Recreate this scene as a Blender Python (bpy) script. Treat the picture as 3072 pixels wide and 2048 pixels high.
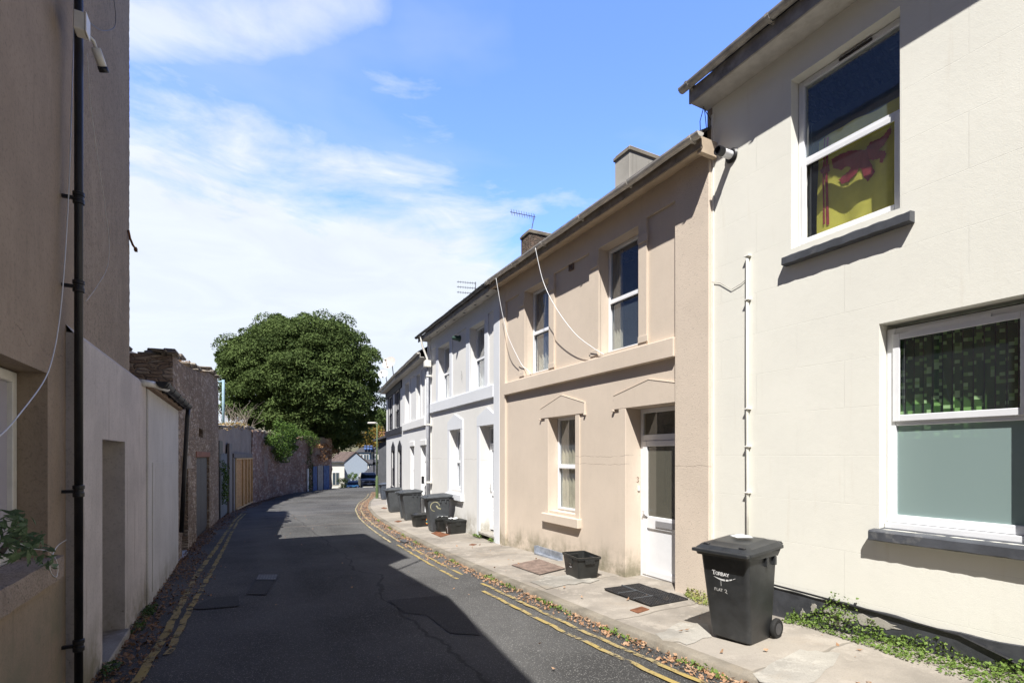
import bpy, math, random
import numpy as np
from mathutils import Vector, Matrix
random.seed(7); RNG = np.random.default_rng(7)
for o in list(bpy.data.objects): bpy.data.objects.remove(o)
SC = bpy.context.scene
R = math.radians
# ------------------------------------------------------------------ camera (eye at the origin, looking along +Y, level)
cam = bpy.data.cameras.new("camera"); camo = bpy.data.objects.new("camera", cam); SC.collection.objects.link(camo)
camo.location = (0, 0, 0); camo.rotation_euler = (R(90), 0, 0)
cam.lens = 18; cam.sensor_width = 36; cam.shift_y = 0.1113; cam.clip_start = 0.05; cam.clip_end = 3000
SC.camera = camo
# ------------------------------------------------------------------ sun + sky
SUNV = Vector((.333, 1.5055, -2.09)).normalized()      # direction the light travels
sun = bpy.data.lights.new("sun", 'SUN'); sun.energy = 5.0; sun.angle = R(0.5); sun.color = (1.0, 0.965, 0.915)
suno = bpy.data.objects.new("sun", sun); SC.collection.objects.link(suno)
suno.rotation_euler = SUNV.to_track_quat('-Z', 'Y').to_euler(); suno.location = (0, -10, 20)
W = bpy.data.worlds.new("World"); SC.world = W; W.use_nodes = True
SKY_STRENGTH = 0.15
CLOUD = (0.55, 0.585, 0.62)
SC.view_settings.view_transform = 'Standard'; SC.view_settings.look = 'None'; SC.view_settings.gamma = 1.0
SC.view_settings.exposure = 0.8

def build_world():
    nt = W.node_tree; N = nt.nodes; Lk = nt.links; N.clear()
    out = N.new('ShaderNodeOutputWorld'); bg = N.new('ShaderNodeBackground')
    sky = N.new('ShaderNodeTexSky'); sky.sky_type = 'NISHITA'; sky.sun_disc = False
    sky.sun_elevation = R(53.6); sky.sun_rotation = R(192.5); sky.air_density = 1.0; sky.dust_density = 0.6; sky.ozone_density = 2.2
    tc = N.new('ShaderNodeTexCoord'); sep = N.new('ShaderNodeSeparateXYZ'); Lk.new(tc.outputs['Generated'], sep.inputs[0])
    def M(op, a, b=None, c=None, clamp=False):
        n = N.new('ShaderNodeMath'); n.operation = op; n.use_clamp = clamp
        for i, v in enumerate((a, b, c)):
            if v is None: continue
            if isinstance(v, (int, float)): n.inputs[i].default_value = v
            else: Lk.new(v, n.inputs[i])
        return n.outputs[0]
    x, y, z = sep.outputs
    # azimuth from +Y and tangent of elevation: the cloud banks lie in fixed parts of the sky
    hor = M('SQRT', M('ADD', M('MULTIPLY', x, x), M('MULTIPLY', y, y)))
    az = M('ARCTAN2', x, y)
    el = M('ARCTAN2', z, hor)
    comb = N.new('ShaderNodeCombineXYZ'); Lk.new(M('MULTIPLY', az, 1.0), comb.inputs[0]); Lk.new(M('MULTIPLY', el, 3.0), comb.inputs[1])
    def noise(sc, det, rough, dist, off):
        mp = N.new('ShaderNodeMapping'); mp.inputs['Location'].default_value = off; Lk.new(comb.outputs[0], mp.inputs[0])
        n = N.new('ShaderNodeTexNoise'); n.inputs['Scale'].default_value = sc; n.inputs['Detail'].default_value = det
        n.inputs['Roughness'].default_value = rough; n.inputs['Distortion'].default_value = dist
        Lk.new(mp.outputs[0], n.inputs['Vector']); return n.outputs[0]
    n1 = noise(3.2, 9, .58, .5, (1.3, .4, 0)); n2 = noise(1.6, 5, .5, .2, (5.1, 2.2, 0)); n3 = noise(7, 7, .6, .8, (8, 3, 1))
    # big bank: top edge at el ~0.60 rad left of az -0.35, falling to the right
    top = M('SUBTRACT', .525, M('MULTIPLY', M('MAXIMUM', M('ADD', az, .2), 0.0), .50))
    b1 = M('ADD', M('MULTIPLY', M('SUBTRACT', top, el), 5.5), M('MULTIPLY', M('SUBTRACT', n1, .5), 3.2))
    b1 = M('ADD', b1, M('MULTIPLY', M('SUBTRACT', n3, .5), 1.0))
    m1 = M('MULTIPLY', M('ADD', b1, .25, clamp=True), .95)
    # streak high on the left
    d1 = M('POWER', M('DIVIDE', M('SUBTRACT', el, M('ADD', .615, M('MULTIPLY', M('ADD', az, .58), .28))), .055), 2)
    d2 = M('POWER', M('DIVIDE', M('ADD', az, .60), .38), 2)
    b2 = M('SUBTRACT', M('ADD', .95, M('MULTIPLY', M('SUBTRACT', n1, .5), 2.2)), M('ADD', d1, d2))
    m2 = M('MULTIPLY', M('MAXIMUM', b2, 0.0, clamp=True), .85)
    # thin veil everywhere
    v = M('MULTIPLY', M('MULTIPLY', M('SUBTRACT', n2, .46, clamp=True), 2.0, clamp=True), .5)
    m = M('MAXIMUM', M('MAXIMUM', m1, m2), v)
    shade = M('ADD', .93, M('MULTIPLY', M('SUBTRACT', n3, .5), .22))
    cl = N.new('ShaderNodeMix'); cl.data_type = 'RGBA'; cl.blend_type = 'MULTIPLY'; cl.inputs[0].default_value = 1
    cl.inputs[6].default_value = (*CLOUD, 1)
    cc = N.new('ShaderNodeCombineXYZ'); [Lk.new(shade, cc.inputs[i]) for i in range(3)]; Lk.new(cc.outputs[0], cl.inputs[7])
    sc = N.new('ShaderNodeVectorMath'); sc.operation = 'SCALE'; sc.inputs['Scale'].default_value = 1 / SKY_STRENGTH; Lk.new(cl.outputs[2], sc.inputs[0])
    mul = N.new('ShaderNodeMix'); mul.data_type = 'RGBA'; mul.blend_type = 'MULTIPLY'; mul.inputs[0].default_value = 1
    Lk.new(sky.outputs[0], mul.inputs[6]); mul.inputs[7].default_value = (.74, .85, 1.30, 1)
    # sky and clouds brightened ahead, dimmed elsewhere to hold down the fill light
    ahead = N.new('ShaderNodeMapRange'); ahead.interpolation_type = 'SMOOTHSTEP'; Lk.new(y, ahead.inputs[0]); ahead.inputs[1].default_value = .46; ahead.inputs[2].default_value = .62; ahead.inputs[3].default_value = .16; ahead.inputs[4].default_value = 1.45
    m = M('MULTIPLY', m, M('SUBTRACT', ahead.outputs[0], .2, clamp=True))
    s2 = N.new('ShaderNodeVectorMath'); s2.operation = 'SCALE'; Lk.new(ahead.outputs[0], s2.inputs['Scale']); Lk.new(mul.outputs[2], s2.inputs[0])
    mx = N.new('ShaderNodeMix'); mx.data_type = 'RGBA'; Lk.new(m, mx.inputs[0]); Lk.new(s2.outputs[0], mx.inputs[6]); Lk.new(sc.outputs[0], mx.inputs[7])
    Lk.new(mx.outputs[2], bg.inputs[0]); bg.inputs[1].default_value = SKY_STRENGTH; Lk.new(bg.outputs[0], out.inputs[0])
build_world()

# ------------------------------------------------------------------ geometry of the street
F, CX, HY = 1536., 1536., 1366.
CS, CC = .468, .8837            # street direction: u = (-CS, CC); towards the right-hand houses: n = (CC, CS)
def SD(s, d, z=0.): return Vector((CC*d - CS*s, CS*d + CC*s, z))
def to_sd(p): return (-CS*p[0] + CC*p[1], CC*p[0] + CS*p[1])
Ps = [-40, -12, 0, 1.66, 4.63, 10.7, 13.7, 16.9, 21.3, 31.7, 34.2, 47, 54, 58, 66, 75, 90, 110, 140]
Pv = [.2, 1.05, 1.62, 1.71, 1.86, 2.06, 2.14, 2.22, 2.42, 2.74, 2.81, 3.05, 3.22, 3.42, 4.1, 5.2, 7.5, 10, 13]
def P(s): return float(np.interp(s, Ps, Pv))
def zpave(s): return -P(s)
def zroad(s): return -P(s) - .11
Kp = [(-40, 3.6), (2.7, 3.63), (5, 3.68), (8.9, 3.75), (13.8, 4.03), (16.8, 4.25), (21.4, 4.85), (26, 5.6), (31.4, 6.85), (37.7, 8.7), (47, 10.9), (57, 13.2), (70, 16.2), (90, 21)]
Lp = [(-40, -1.2), (12, -1.2), (17, -1.14), (21, -.98), (24, -.8), (30.4, -.3), (34.5, .54), (42.3, 2.4), (47, 3.95), (51, 6.0), (54.5, 8.3), (60, 9.6), (70, 11.5), (90, 14)]
Wp = [(-40, 5.39), (10.7, 5.39), (16.6, 5.61), (21.9, 6.21), (27.3, 6.95), (34, 8.9), (47, 12.4), (70, 18), (90, 23)]
def smooth(pts):
    xs = [p[0] for p in pts]; ys = [p[1] for p in pts]
    def f(s):
        return float((np.interp(s-1, xs, ys) + np.interp(s, xs, ys)*2 + np.interp(s+1, xs, ys))/4)
    return f
Kd, Ld = smooth(Kp), smooth(Lp)
def Wd(s): return float(np.interp(s, [p[0] for p in Wp], [p[1] for p in Wp]))
def ghit(x, y, off=0.):
    """point where the sight line (photo x, y) meets the falling street surface"""
    r = (x-CX)/F; k = (y-HY)/F
    Zs = np.arange(1, 150, .01); X = r*Zs; s = -CS*X + CC*Zs
    i = np.argmax(k*Zs >= np.interp(s, Ps, Pv)+off)
    return Vector((X[i], Zs[i], -(P(s[i])+off)))
def at(x, y, Z): return Vector(((x-CX)/F*Z, Z, (HY-y)/F*Z))

class Frame:
    """vertical plane of a facade: local x runs away along the street, local y out of the wall, z up"""
    def __init__(s, a, b, z=0.):
        s.o = Vector((a[0], a[1], z)); d = Vector((b[0]-a[0], b[1]-a[1], 0)); s.len = d.length; s.u = d.normalized()
        s.v = Vector((-s.u.y, s.u.x, 0)); s.ang = math.atan2(s.u.y, s.u.x)
    def hit(s, x, y=HY, v=0.):
        r = (x-CX)/F; o = s.o + s.v*v
        # o + u*t = (r,1)*Z
        A = np.array([[s.u.x, -r], [s.u.y, -1.]]); t, Z = np.linalg.solve(A, [-o.x, -o.y])
        return float(t), float((HY-y)/F*Z) - s.o.z
    def W(s, u, v, z): return s.o + s.u*u + s.v*v + Vector((0, 0, z))

# ------------------------------------------------------------------ object helpers
def link(o): SC.collection.objects.link(o); return o
def tag(o, label=None, cat=None, group=None, kind=None):
    if label: o['label'] = label
    if cat: o['category'] = cat
    if group: o['group'] = group
    if kind: o['kind'] = kind
    return o
def thing(name, label, cat, loc=(0, 0, 0), rz=0., group=None):
    o = bpy.data.objects.new(name, None); link(o); o.location = loc; o.rotation_euler = (0, 0, rz); o.empty_display_size = .2
    return tag(o, label, cat, group)
def fthing(name, label, cat, fr, group=None): return thing(name, label, cat, fr.o, fr.ang, group)

class MB:
    def __init__(s): s.v = []; s.f = []
    def add(s, vs, fs):
        n = len(s.v); s.v += [tuple(p) for p in vs]; s.f += [tuple(i+n for i in f) for f in fs]; return s
    def quad(s, a, b, c, d): return s.add([a, b, c, d], [(0, 1, 2, 3)])
    def box(s, x0, x1, y0, y1, z0, z1):
        v = [(x, y, z) for z in (z0, z1) for y in (y0, y1) for x in (x0, x1)]
        return s.add(v, [(0, 2, 3, 1), (4, 5, 7, 6), (0, 1, 5, 4), (2, 6, 7, 3), (0, 4, 6, 2), (1, 3, 7, 5)])
    def prism(s, poly, y0, y1):
        """poly in (x,z), extruded along y"""
        n = len(poly)
        v = [(p[0], y1, p[1]) for p in poly] + [(p[0], y0, p[1]) for p in poly]
        fs = [tuple(range(n)), tuple(range(2*n-1, n-1, -1))] + [(i, i+n, (i+1) % n+n, (i+1) % n) for i in range(n)]
        return s.add(v, fs)
    def slab(s, poly, z0, z1):
        n = len(poly)
        v = [(p[0], p[1], z1) for p in poly] + [(p[0], p[1], z0) for p in poly]
        return s.add(v, [tuple(range(n)), tuple(range(2*n-1, n-1, -1))] + [(i, i+n, (i+1) % n+n, (i+1) % n) for i in range(n)])
    def tube(s, path, r, n=8, cap=True, r1=None):
        path = [Vector(p) for p in path]; m = len(path); base = len(s.v)
        up = None
        for i, p in enumerate(path):
            t = (path[min(i+1, m-1)] - path[max(i-1, 0)]).normalized()
            if up is None:
                up = Vector((0, 0, 1)) if abs(t.z) < .9 else Vector((1, 0, 0))
            a = t.cross(up); a = a.normalized() if a.length > 1e-6 else Vector((1, 0, 0)); b = a.cross(t).normalized(); up = b
            rr = r if r1 is None else r+(r1-r)*i/(m-1)
            for k in range(n):
                th = 2*math.pi*k/n; s.v.append(tuple(p + (a*math.cos(th) + b*math.sin(th))*rr))
        for i in range(m-1):
            for k in range(n):
                s.f.append((base+i*n+k, base+i*n+(k+1) % n, base+(i+1)*n+(k+1) % n, base+(i+1)*n+k))
        if cap: s.f.append(tuple(base+k for k in reversed(range(n)))); s.f.append(tuple(base+(m-1)*n+k for k in range(n)))
        return s
    def lathe(s, prof, c=(0, 0, 0), n=20, axis='z'):
        base = len(s.v); m = len(prof)
        for r, h in prof:
            for k in range(n):
                th = 2*math.pi*k/n; a, b = r*math.cos(th), r*math.sin(th)
                p = (a, b, h) if axis == 'z' else ((h, a, b) if axis == 'x' else (b, h, a))
                s.v.append((p[0]+c[0], p[1]+c[1], p[2]+c[2]))
        for i in range(m-1):
            for k in range(n): s.f.append((base+i*n+k, base+i*n+(k+1) % n, base+(i+1)*n+(k+1) % n, base+(i+1)*n+k))
        s.f.append(tuple(base+k for k in reversed(range(n)))); s.f.append(tuple(base+(m-1)*n+k for k in range(n)))
        return s
    def build(s, name, mat, parent=None, smooth=False, bevel=0., label=None, seg=1):
        me = bpy.data.meshes.new(name); me.from_pydata(s.v, [], s.f); me.update()
        if smooth: me.shade_smooth()
        if mat is not None: me.materials.append(mat)
        o = bpy.data.objects.new(name, me); link(o)
        if parent is not None: o.parent = parent
        if bevel:
            b = o.modifiers.new('bevel', 'BEVEL'); b.width = bevel; b.segments = seg; b.limit_method = 'ANGLE'; b.angle_limit = R(40)
        if label: o['label'] = label
        return o
def autosmooth(o, ang=35):
    for p in o.data.polygons: p.use_smooth = True
    o.data.set_sharp_from_angle(angle=R(ang)); return o

# ------------------------------------------------------------------ materials
MATS = {}
class NT:
    def __init__(s, name):
        s.m = bpy.data.materials.new(name); s.m.use_nodes = True; s.nt = s.m.node_tree; s.N = s.nt.nodes; s.L = s.nt.links
        s.b = s.N['Principled BSDF']; s.out = s.N['Material Output']; s.tc = s.N.new('ShaderNodeTexCoord')
    def put(s, sock, v):
        if isinstance(v, bpy.types.NodeSocket): s.L.new(v, sock)
        elif isinstance(v, (tuple, list)) and len(v) == 3 and sock.type == 'RGBA': sock.default_value = (*v, 1)
        else: sock.default_value = v
    def math(s, op, a, b=None, c=None, clamp=False):
        n = s.N.new('ShaderNodeMath'); n.operation = op; n.use_clamp = clamp
        for i, v in enumerate((a, b, c)):
            if v is not None: s.put(n.inputs[i], v)
        return n.outputs[0]
    def xyz(s, scale=(1, 1, 1), coord='Object', loc=(0, 0, 0)):
        mp = s.N.new('ShaderNodeMapping'); mp.inputs['Scale'].default_value = scale; mp.inputs['Location'].default_value = loc
        s.L.new(s.tc.outputs[coord], mp.inputs[0]); return mp.outputs[0]
    def sep(s, v):
        n = s.N.new('ShaderNodeSeparateXYZ'); s.L.new(v, n.inputs[0]); return n.outputs
    def noise(s, vec, sc, det=4, rough=.55, dist=0.):
        n = s.N.new('ShaderNodeTexNoise'); s.put(n.inputs['Vector'], vec); n.inputs['Scale'].default_value = sc
        n.inputs['Detail'].default_value = det; n.inputs['Roughness'].default_value = rough; n.inputs['Distortion'].default_value = dist
        return n.outputs[0]
    def voro(s, vec, sc, feature='F1', out='Distance', rnd=1.0):
        n = s.N.new('ShaderNodeTexVoronoi'); s.put(n.inputs['Vector'], vec); n.feature = feature; n.inputs['Scale'].default_value = sc
        n.inputs['Randomness'].default_value = rnd
        return n.outputs[out]
    def ramp(s, fac, a, b, ca=(0, 0, 0), cb=(1, 1, 1)):
        n = s.N.new('ShaderNodeValToRGB'); s.put(n.inputs[0], fac); e = n.color_ramp.elements
        e[0].position = a; e[1].position = b; e[0].color = (*ca, 1); e[1].color = (*cb, 1); return n.outputs[0]
    def step(s, v, a, b):
        n = s.N.new('ShaderNodeMapRange'); n.interpolation_type = 'SMOOTHSTEP'; s.put(n.inputs[0], v)
        n.inputs[1].default_value = a; n.inputs[2].default_value = b; n.inputs[3].default_value = 0; n.inputs[4].default_value = 1; return n.outputs[0]
    def mix(s, f, a, b, mode='MIX'):
        n = s.N.new('ShaderNodeMix'); n.data_type = 'RGBA'; n.blend_type = mode; s.put(n.inputs[0], f); s.put(n.inputs[6], a); s.put(n.inputs[7], b); return n.outputs[2]
    def bump(s, h, strength=.3, dist=.01, prev=None):
        n = s.N.new('ShaderNodeBump'); n.inputs['Strength'].default_value = strength; n.inputs['Distance'].default_value = dist
        s.L.new(h, n.inputs['Height'])
        if prev is not None: s.L.new(prev, n.inputs['Normal'])
        return n.outputs[0]
    def fin(s, col, rough=.85, normal=None, spec=.3, metallic=0.):
        s.put(s.b.inputs['Base Color'], col); s.put(s.b.inputs['Roughness'], rough); s.b.inputs['Specular IOR Level'].default_value = spec
        s.b.inputs['Metallic'].default_value = metallic
        if normal is not None: s.L.new(normal, s.b.inputs['Normal'])
        return s.m
def plain(name, col, rough=.6, var=.12, spec=.4, metallic=0., scale=6., bump=.08, bscale=60, dirt=None):
    if name in MATS: return MATS[name]
    t = NT(name); v = t.xyz(); n = t.noise(v, scale, 5, .6)
    c2 = tuple(c*(1-var*2) for c in col); c1 = tuple(min(1, c*(1+var*.6)) for c in col)
    c = t.mix(t.step(n, .3, .7), c2, c1)
    if dirt:
        d = t.step(t.noise(v, scale*.7, 8, .7), .55, .72); c = t.mix(t.math('MULTIPLY', d, dirt[1]), c, dirt[0])
    nb = t.bump(t.noise(v, bscale, 3), bump, .004)
    MATS[name] = t.fin(c, rough, nb, spec, metallic); return MATS[name]
def emis(name, col): pass

def render_wall(name, col, lines=None, grain=110, gstr=.35, mottled=.06, crack=None, stain=(.30, .25, .18), stain_amt=.35, base_z=None, rough_patch=None, speck=0.):
    """painted render: fine grain, faint ashlar lines, hair cracks, dirt that runs down"""
    t = NT(name); v = t.xyz(); x, y, z = t.sep(v)
    big = t.noise(v, .9, 6, .6); med = t.noise(v, 5, 6, .6)
    c = t.mix(t.step(big, .3, .7), tuple(k*(1-mottled) for k in col), tuple(min(1, k*(1+mottled*.5)) for k in col))
    c = t.mix(t.math('MULTIPLY', t.step(med, .45, .75), mottled*2), c, tuple(k*.72 for k in col))
    # vertical run marks
    run = t.noise(t.xyz((7, 7, .5)), 1.3, 6, .65)
    c = t.mix(t.math('MULTIPLY', t.step(run, .56, .76), stain_amt*.35), c, stain)
    spots = t.step(t.noise(v, 2.3, 9, .75), .68, .76)
    c = t.mix(t.math('MULTIPLY', spots, stain_amt*.6), c, stain)
    if speck:               # pebbles, lime bloom and dirt caught in the texture
        s1 = t.noise(v, 38, 4, .75); s2 = t.noise(t.xyz((1, 1, .35)), 12, 6, .7); s3 = t.noise(t.xyz((1, 1, .25)), 2.6, 7, .72)
        c = t.mix(t.math('MULTIPLY', t.step(s1, .50, .66), speck*.75), c, tuple(k*.42 for k in col)); c = t.mix(t.math('MULTIPLY', t.step(s1, .30, .44), 0), c, col)
        c = t.mix(t.math('MULTIPLY', t.step(s2, .52, .70), speck*.6), c, tuple(k*.58 for k in col))
        c = t.mix(t.math('MULTIPLY', t.step(s3, .54, .68), speck*.5), c, tuple(min(1, k*1.32) for k in col))
    g = t.noise(v, grain, 3, .6); g2 = t.noise(v, 16, 4, .6)
    nb = t.bump(g2, .07, .02); nb = t.bump(g, gstr, .006, nb)
    if lines:
        rh, bw = lines
        wob = t.math('MULTIPLY', t.math('SUBTRACT', t.noise(v, 1.5, 2), .5), .02)
        cb = t.N.new('ShaderNodeCombineXYZ'); t.L.new(x, cb.inputs[0]); t.L.new(t.math('ADD', z, wob), cb.inputs[1])
        br = t.N.new('ShaderNodeTexBrick'); t.L.new(cb.outputs[0], br.inputs[0]); br.inputs['Scale'].default_value = 1
        br.inputs['Brick Width'].default_value = bw; br.inputs['Row Height'].default_value = rh; br.inputs['Mortar Size'].default_value = .0025
        br.inputs['Mortar Smooth'].default_value = .3
        fade = t.step(t.noise(v, 1.1, 4), .36, .6)
        ln = t.math('MULTIPLY', br.outputs['Fac'], fade)
        nb = t.bump(t.math('MULTIPLY', ln, -1), .55, .006, nb)
        c = t.mix(t.math('MULTIPLY', ln, .16), c, tuple(k*.6 for k in col))
    if crack:
        for (z0, amp, x0, x1) in crack:
            w = t.math('MULTIPLY', t.math('SUBTRACT', t.noise(t.xyz((1, 0, 0)), 1.8, 8, .6), .5), amp)
            dd = t.math('ABSOLUTE', t.math('SUBTRACT', t.math('SUBTRACT', z, z0), w))
            k = t.math('SUBTRACT', 1, t.step(dd, .001, .005))
            k = t.math('MULTIPLY', k, t.step(t.noise(v, 3, 4), .4, .52))
            k = t.math('MULTIPLY', k, t.math('MULTIPLY', t.step(x, x0, x0+.1), t.math('SUBTRACT', 1, t.step(x, x1-.1, x1))))
            c = t.mix(t.math('MULTIPLY', k, .65), c, (.16, .12, .09)); nb = t.bump(t.math('MULTIPLY', k, -1), .5, .004, nb)
    if base_z is not None:      # mould and dirt at the foot of the wall
        h = t.math('SUBTRACT', z, base_z[0]); h = t.math('SUBTRACT', h, t.math('MULTIPLY', x, base_z[1]))
        k = t.math('SUBTRACT', 1, t.step(t.math('SUBTRACT', h, t.math('MULTIPLY', t.noise(t.xyz((5, 5, .8)), 1.6, 6, .7), .55)), -.35, .22))
        k = t.math('MULTIPLY', k, t.step(t.noise(v, 1.7, 5, .7), .35, .62))
        c = t.mix(t.math('MULTIPLY', k, base_z[2]), c, (.22, .20, .14))
        sp = t.math('MULTIPLY', t.step(t.noise(v, 9, 7, .8), .6, .7), t.math('SUBTRACT', 1, t.step(h, .1, .5)))
        c = t.mix(t.math('MULTIPLY', sp, base_z[2]*.8), c, (.13, .12, .09))
    if rough_patch:             # coarse pebbly render
        hh = t.voro(v, 75, 'SMOOTH_F1'); nb = t.bump(hh, rough_patch, .008, nb)
        c = t.mix(t.math('MULTIPLY', t.step(t.noise(v, 60, 2), .62, .72), .55), c, tuple(k*.45 for k in col))
    return t.fin(c, .9, nb, .2)

def stone_mat(name, cols, scale=7., mortar=(.30, .26, .22), ms=.07, strata=2.2, plaster=None):
    t = NT(name); v = t.xyz((1, 1, strata)); w = t.noise(t.xyz(), 3, 4)
    vv = t.N.new('ShaderNodeVectorMath'); vv.operation = 'ADD'; t.L.new(v, vv.inputs[0])
    off = t.N.new('ShaderNodeCombineXYZ'); t.L.new(t.math('MULTIPLY', w, .35), off.inputs[0]); t.L.new(t.math('MULTIPLY', w, .35), off.inputs[2]); t.L.new(off.outputs[0], vv.inputs[1])
    edge = t.voro(vv.outputs[0], scale, 'DISTANCE_TO_EDGE'); colr = t.voro(vv.outputs[0], scale, 'F1', 'Color')
    sx = t.sep(colr)
    c = t.mix(sx[0], cols[0], cols[1]); c = t.mix(t.step(sx[1], .55, .9), c, cols[2])
    c = t.mix(t.math('MULTIPLY', t.noise(t.xyz(), 35, 5, .7), .6), c, tuple(k*.45 for k in cols[0]))
    m = t.math('SUBTRACT', 1, t.step(edge, .0, ms)); c = t.mix(t.math('MULTIPLY', m, .8), c, mortar)
    big = t.step(t.noise(t.xyz(), .5, 6, .6), .42, .62); c = t.mix(t.math('MULTIPLY', big, .45), c, tuple(k*.55 for k in cols[1]))
    h = t.math('ADD', t.math('MULTIPLY', t.step(edge, 0, .16), 1.0), t.math('MULTIPLY', t.noise(t.xyz(), 30, 5, .7), .5))
    nb = t.bump(h, .9, .035)
    if plaster:
        k = t.step(t.noise(t.xyz(), plaster[1], 7, .62), plaster[2], plaster[2]+.05)
        c = t.mix(k, c, plaster[0])
    return t.fin(c, .95, nb, .15)

def asphalt_mat(name, base, var=.25, spk=.5, bands=True):
    t = NT(name); v = t.xyz(); big = t.noise(v, .35, 6, .6); med = t.noise(v, 2.2, 8, .7); fine = t.noise(v, 90, 2, .7); fine2 = t.voro(v, 130, 'F1', 'Color')
    c = t.mix(t.step(big, .3, .7), tuple(k*(1-var) for k in base), tuple(k*(1+var) for k in base))
    c = t.mix(t.math('MULTIPLY', t.step(med, .5, .8), .5), c, tuple(k*.55 for k in base))
    f = t.sep(fine2)[0]
    c = t.mix(t.math('MULTIPLY', t.step(f, .86, .98), spk), c, (.24, .235, .22))
    c = t.mix(t.math('MULTIPLY', t.step(fine, .55, .7), .5), c, tuple(k*.4 for k in base))
    if bands:
        # worn bands and tar seams running across the street every few metres
        x, y, z = t.sep(v)
        s = t.math('ADD', t.math('MULTIPLY', x, -CS), t.math('MULTIPLY', y, CC)); d = t.math('ADD', t.math('MULTIPLY', x, CC), t.math('MULTIPLY', y, CS))
        s = t.math('ADD', s, t.math('MULTIPLY', t.math('SUBTRACT', t.noise(v, .7, 4), .5), .8))
        fr = t.math('FRACT', t.math('DIVIDE', s, 5.3)); k = t.math('SUBTRACT', 1, t.step(t.math('ABSOLUTE', t.math('SUBTRACT', fr, .5)), .006, .03))
        k = t.math('MULTIPLY', k, t.step(s, 14, 18)); c = t.mix(t.math('MULTIPLY', k, .30), c, (.22, .17, .14))
        tk = t.math('SUBTRACT', 1, t.step(t.math('ABSOLUTE', t.math('SUBTRACT', t.math('ABSOLUTE', t.math('SUBTRACT', d, 1.35)), .78)), .1, .42)); c = t.mix(t.math('MULTIPLY', tk, .22), c, (.13, .128, .122))
        dk = t.math('SUBTRACT', 1, t.step(t.math('ABSOLUTE', t.math('SUBTRACT', t.math('ADD', d, t.math('MULTIPLY', t.noise(v, .5, 6), 1.2)), 2.55)), .008, .03))
        c = t.mix(t.math('MULTIPLY', dk, .55), c, (.02, .02, .02))
        pass
    nb = t.bump(fine, .5, .006); nb = t.bump(t.voro(v, 130), .35, .004, nb)
    return t.fin(c, .92, nb, .25)

def concrete_mat(name, base, warm=(.30, .245, .18), slab=True):
    t = NT(name); v = t.xyz(); big = t.noise(v, .8, 7, .65); fine = t.noise(v, 70, 3, .7)
    c = t.mix(t.step(big, .38, .62), base, tuple(k*.60 for k in base)); c = t.mix(t.math('MULTIPLY', t.step(t.noise(v, 3.1, 8, .75), .52, .60), .45), c, tuple(min(1, k*1.35) for k in base)); c = t.mix(t.math('MULTIPLY', t.step(t.noise(v, 1.7, 6, .7), .5, .75), .5), c, warm)
    c = t.mix(t.math('MULTIPLY', t.step(fine, .5, .7), .45), c, tuple(k*.5 for k in base))
    c = t.mix(t.math('MULTIPLY', t.step(t.noise(v, 11, 8, .8), .6, .74), .4), c, (.10, .09, .07))
    nb = t.bump(fine, .4, .006); nb = t.bump(t.noise(v, 6, 5), .25, .03, nb)
    if slab:
        x, y, z = t.sep(v); s = t.math('ADD', t.math('MULTIPLY', x, -CS), t.math('MULTIPLY', y, CC))
        s = t.math('ADD', s, t.math('MULTIPLY', t.math('SUBTRACT', t.noise(v, .9, 3), .5), .35))
        fr = t.math('FRACT', t.math('DIVIDE', s, 1.85)); k = t.math('SUBTRACT', 1, t.step(t.math('ABSOLUTE', t.math('SUBTRACT', fr, .5)), .003, .012))
        c = t.mix(t.math('MULTIPLY', k, .6), c, (.09, .08, .06)); nb = t.bump(t.math('MULTIPLY', k, -1), .6, .01, nb)
        cell = t.math('FLOOR', t.math('DIVIDE', s, 1.85)); rnd = t.math('FRACT', t.math('MULTIPLY', t.math('SINE', t.math('MULTIPLY', cell, 12.9)), 43758.5))
        c = t.mix(t.math('MULTIPLY', rnd, .35), c, tuple(min(1, k*1.25) for k in base))
    return t.fin(c, .95, nb, .2)

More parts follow.
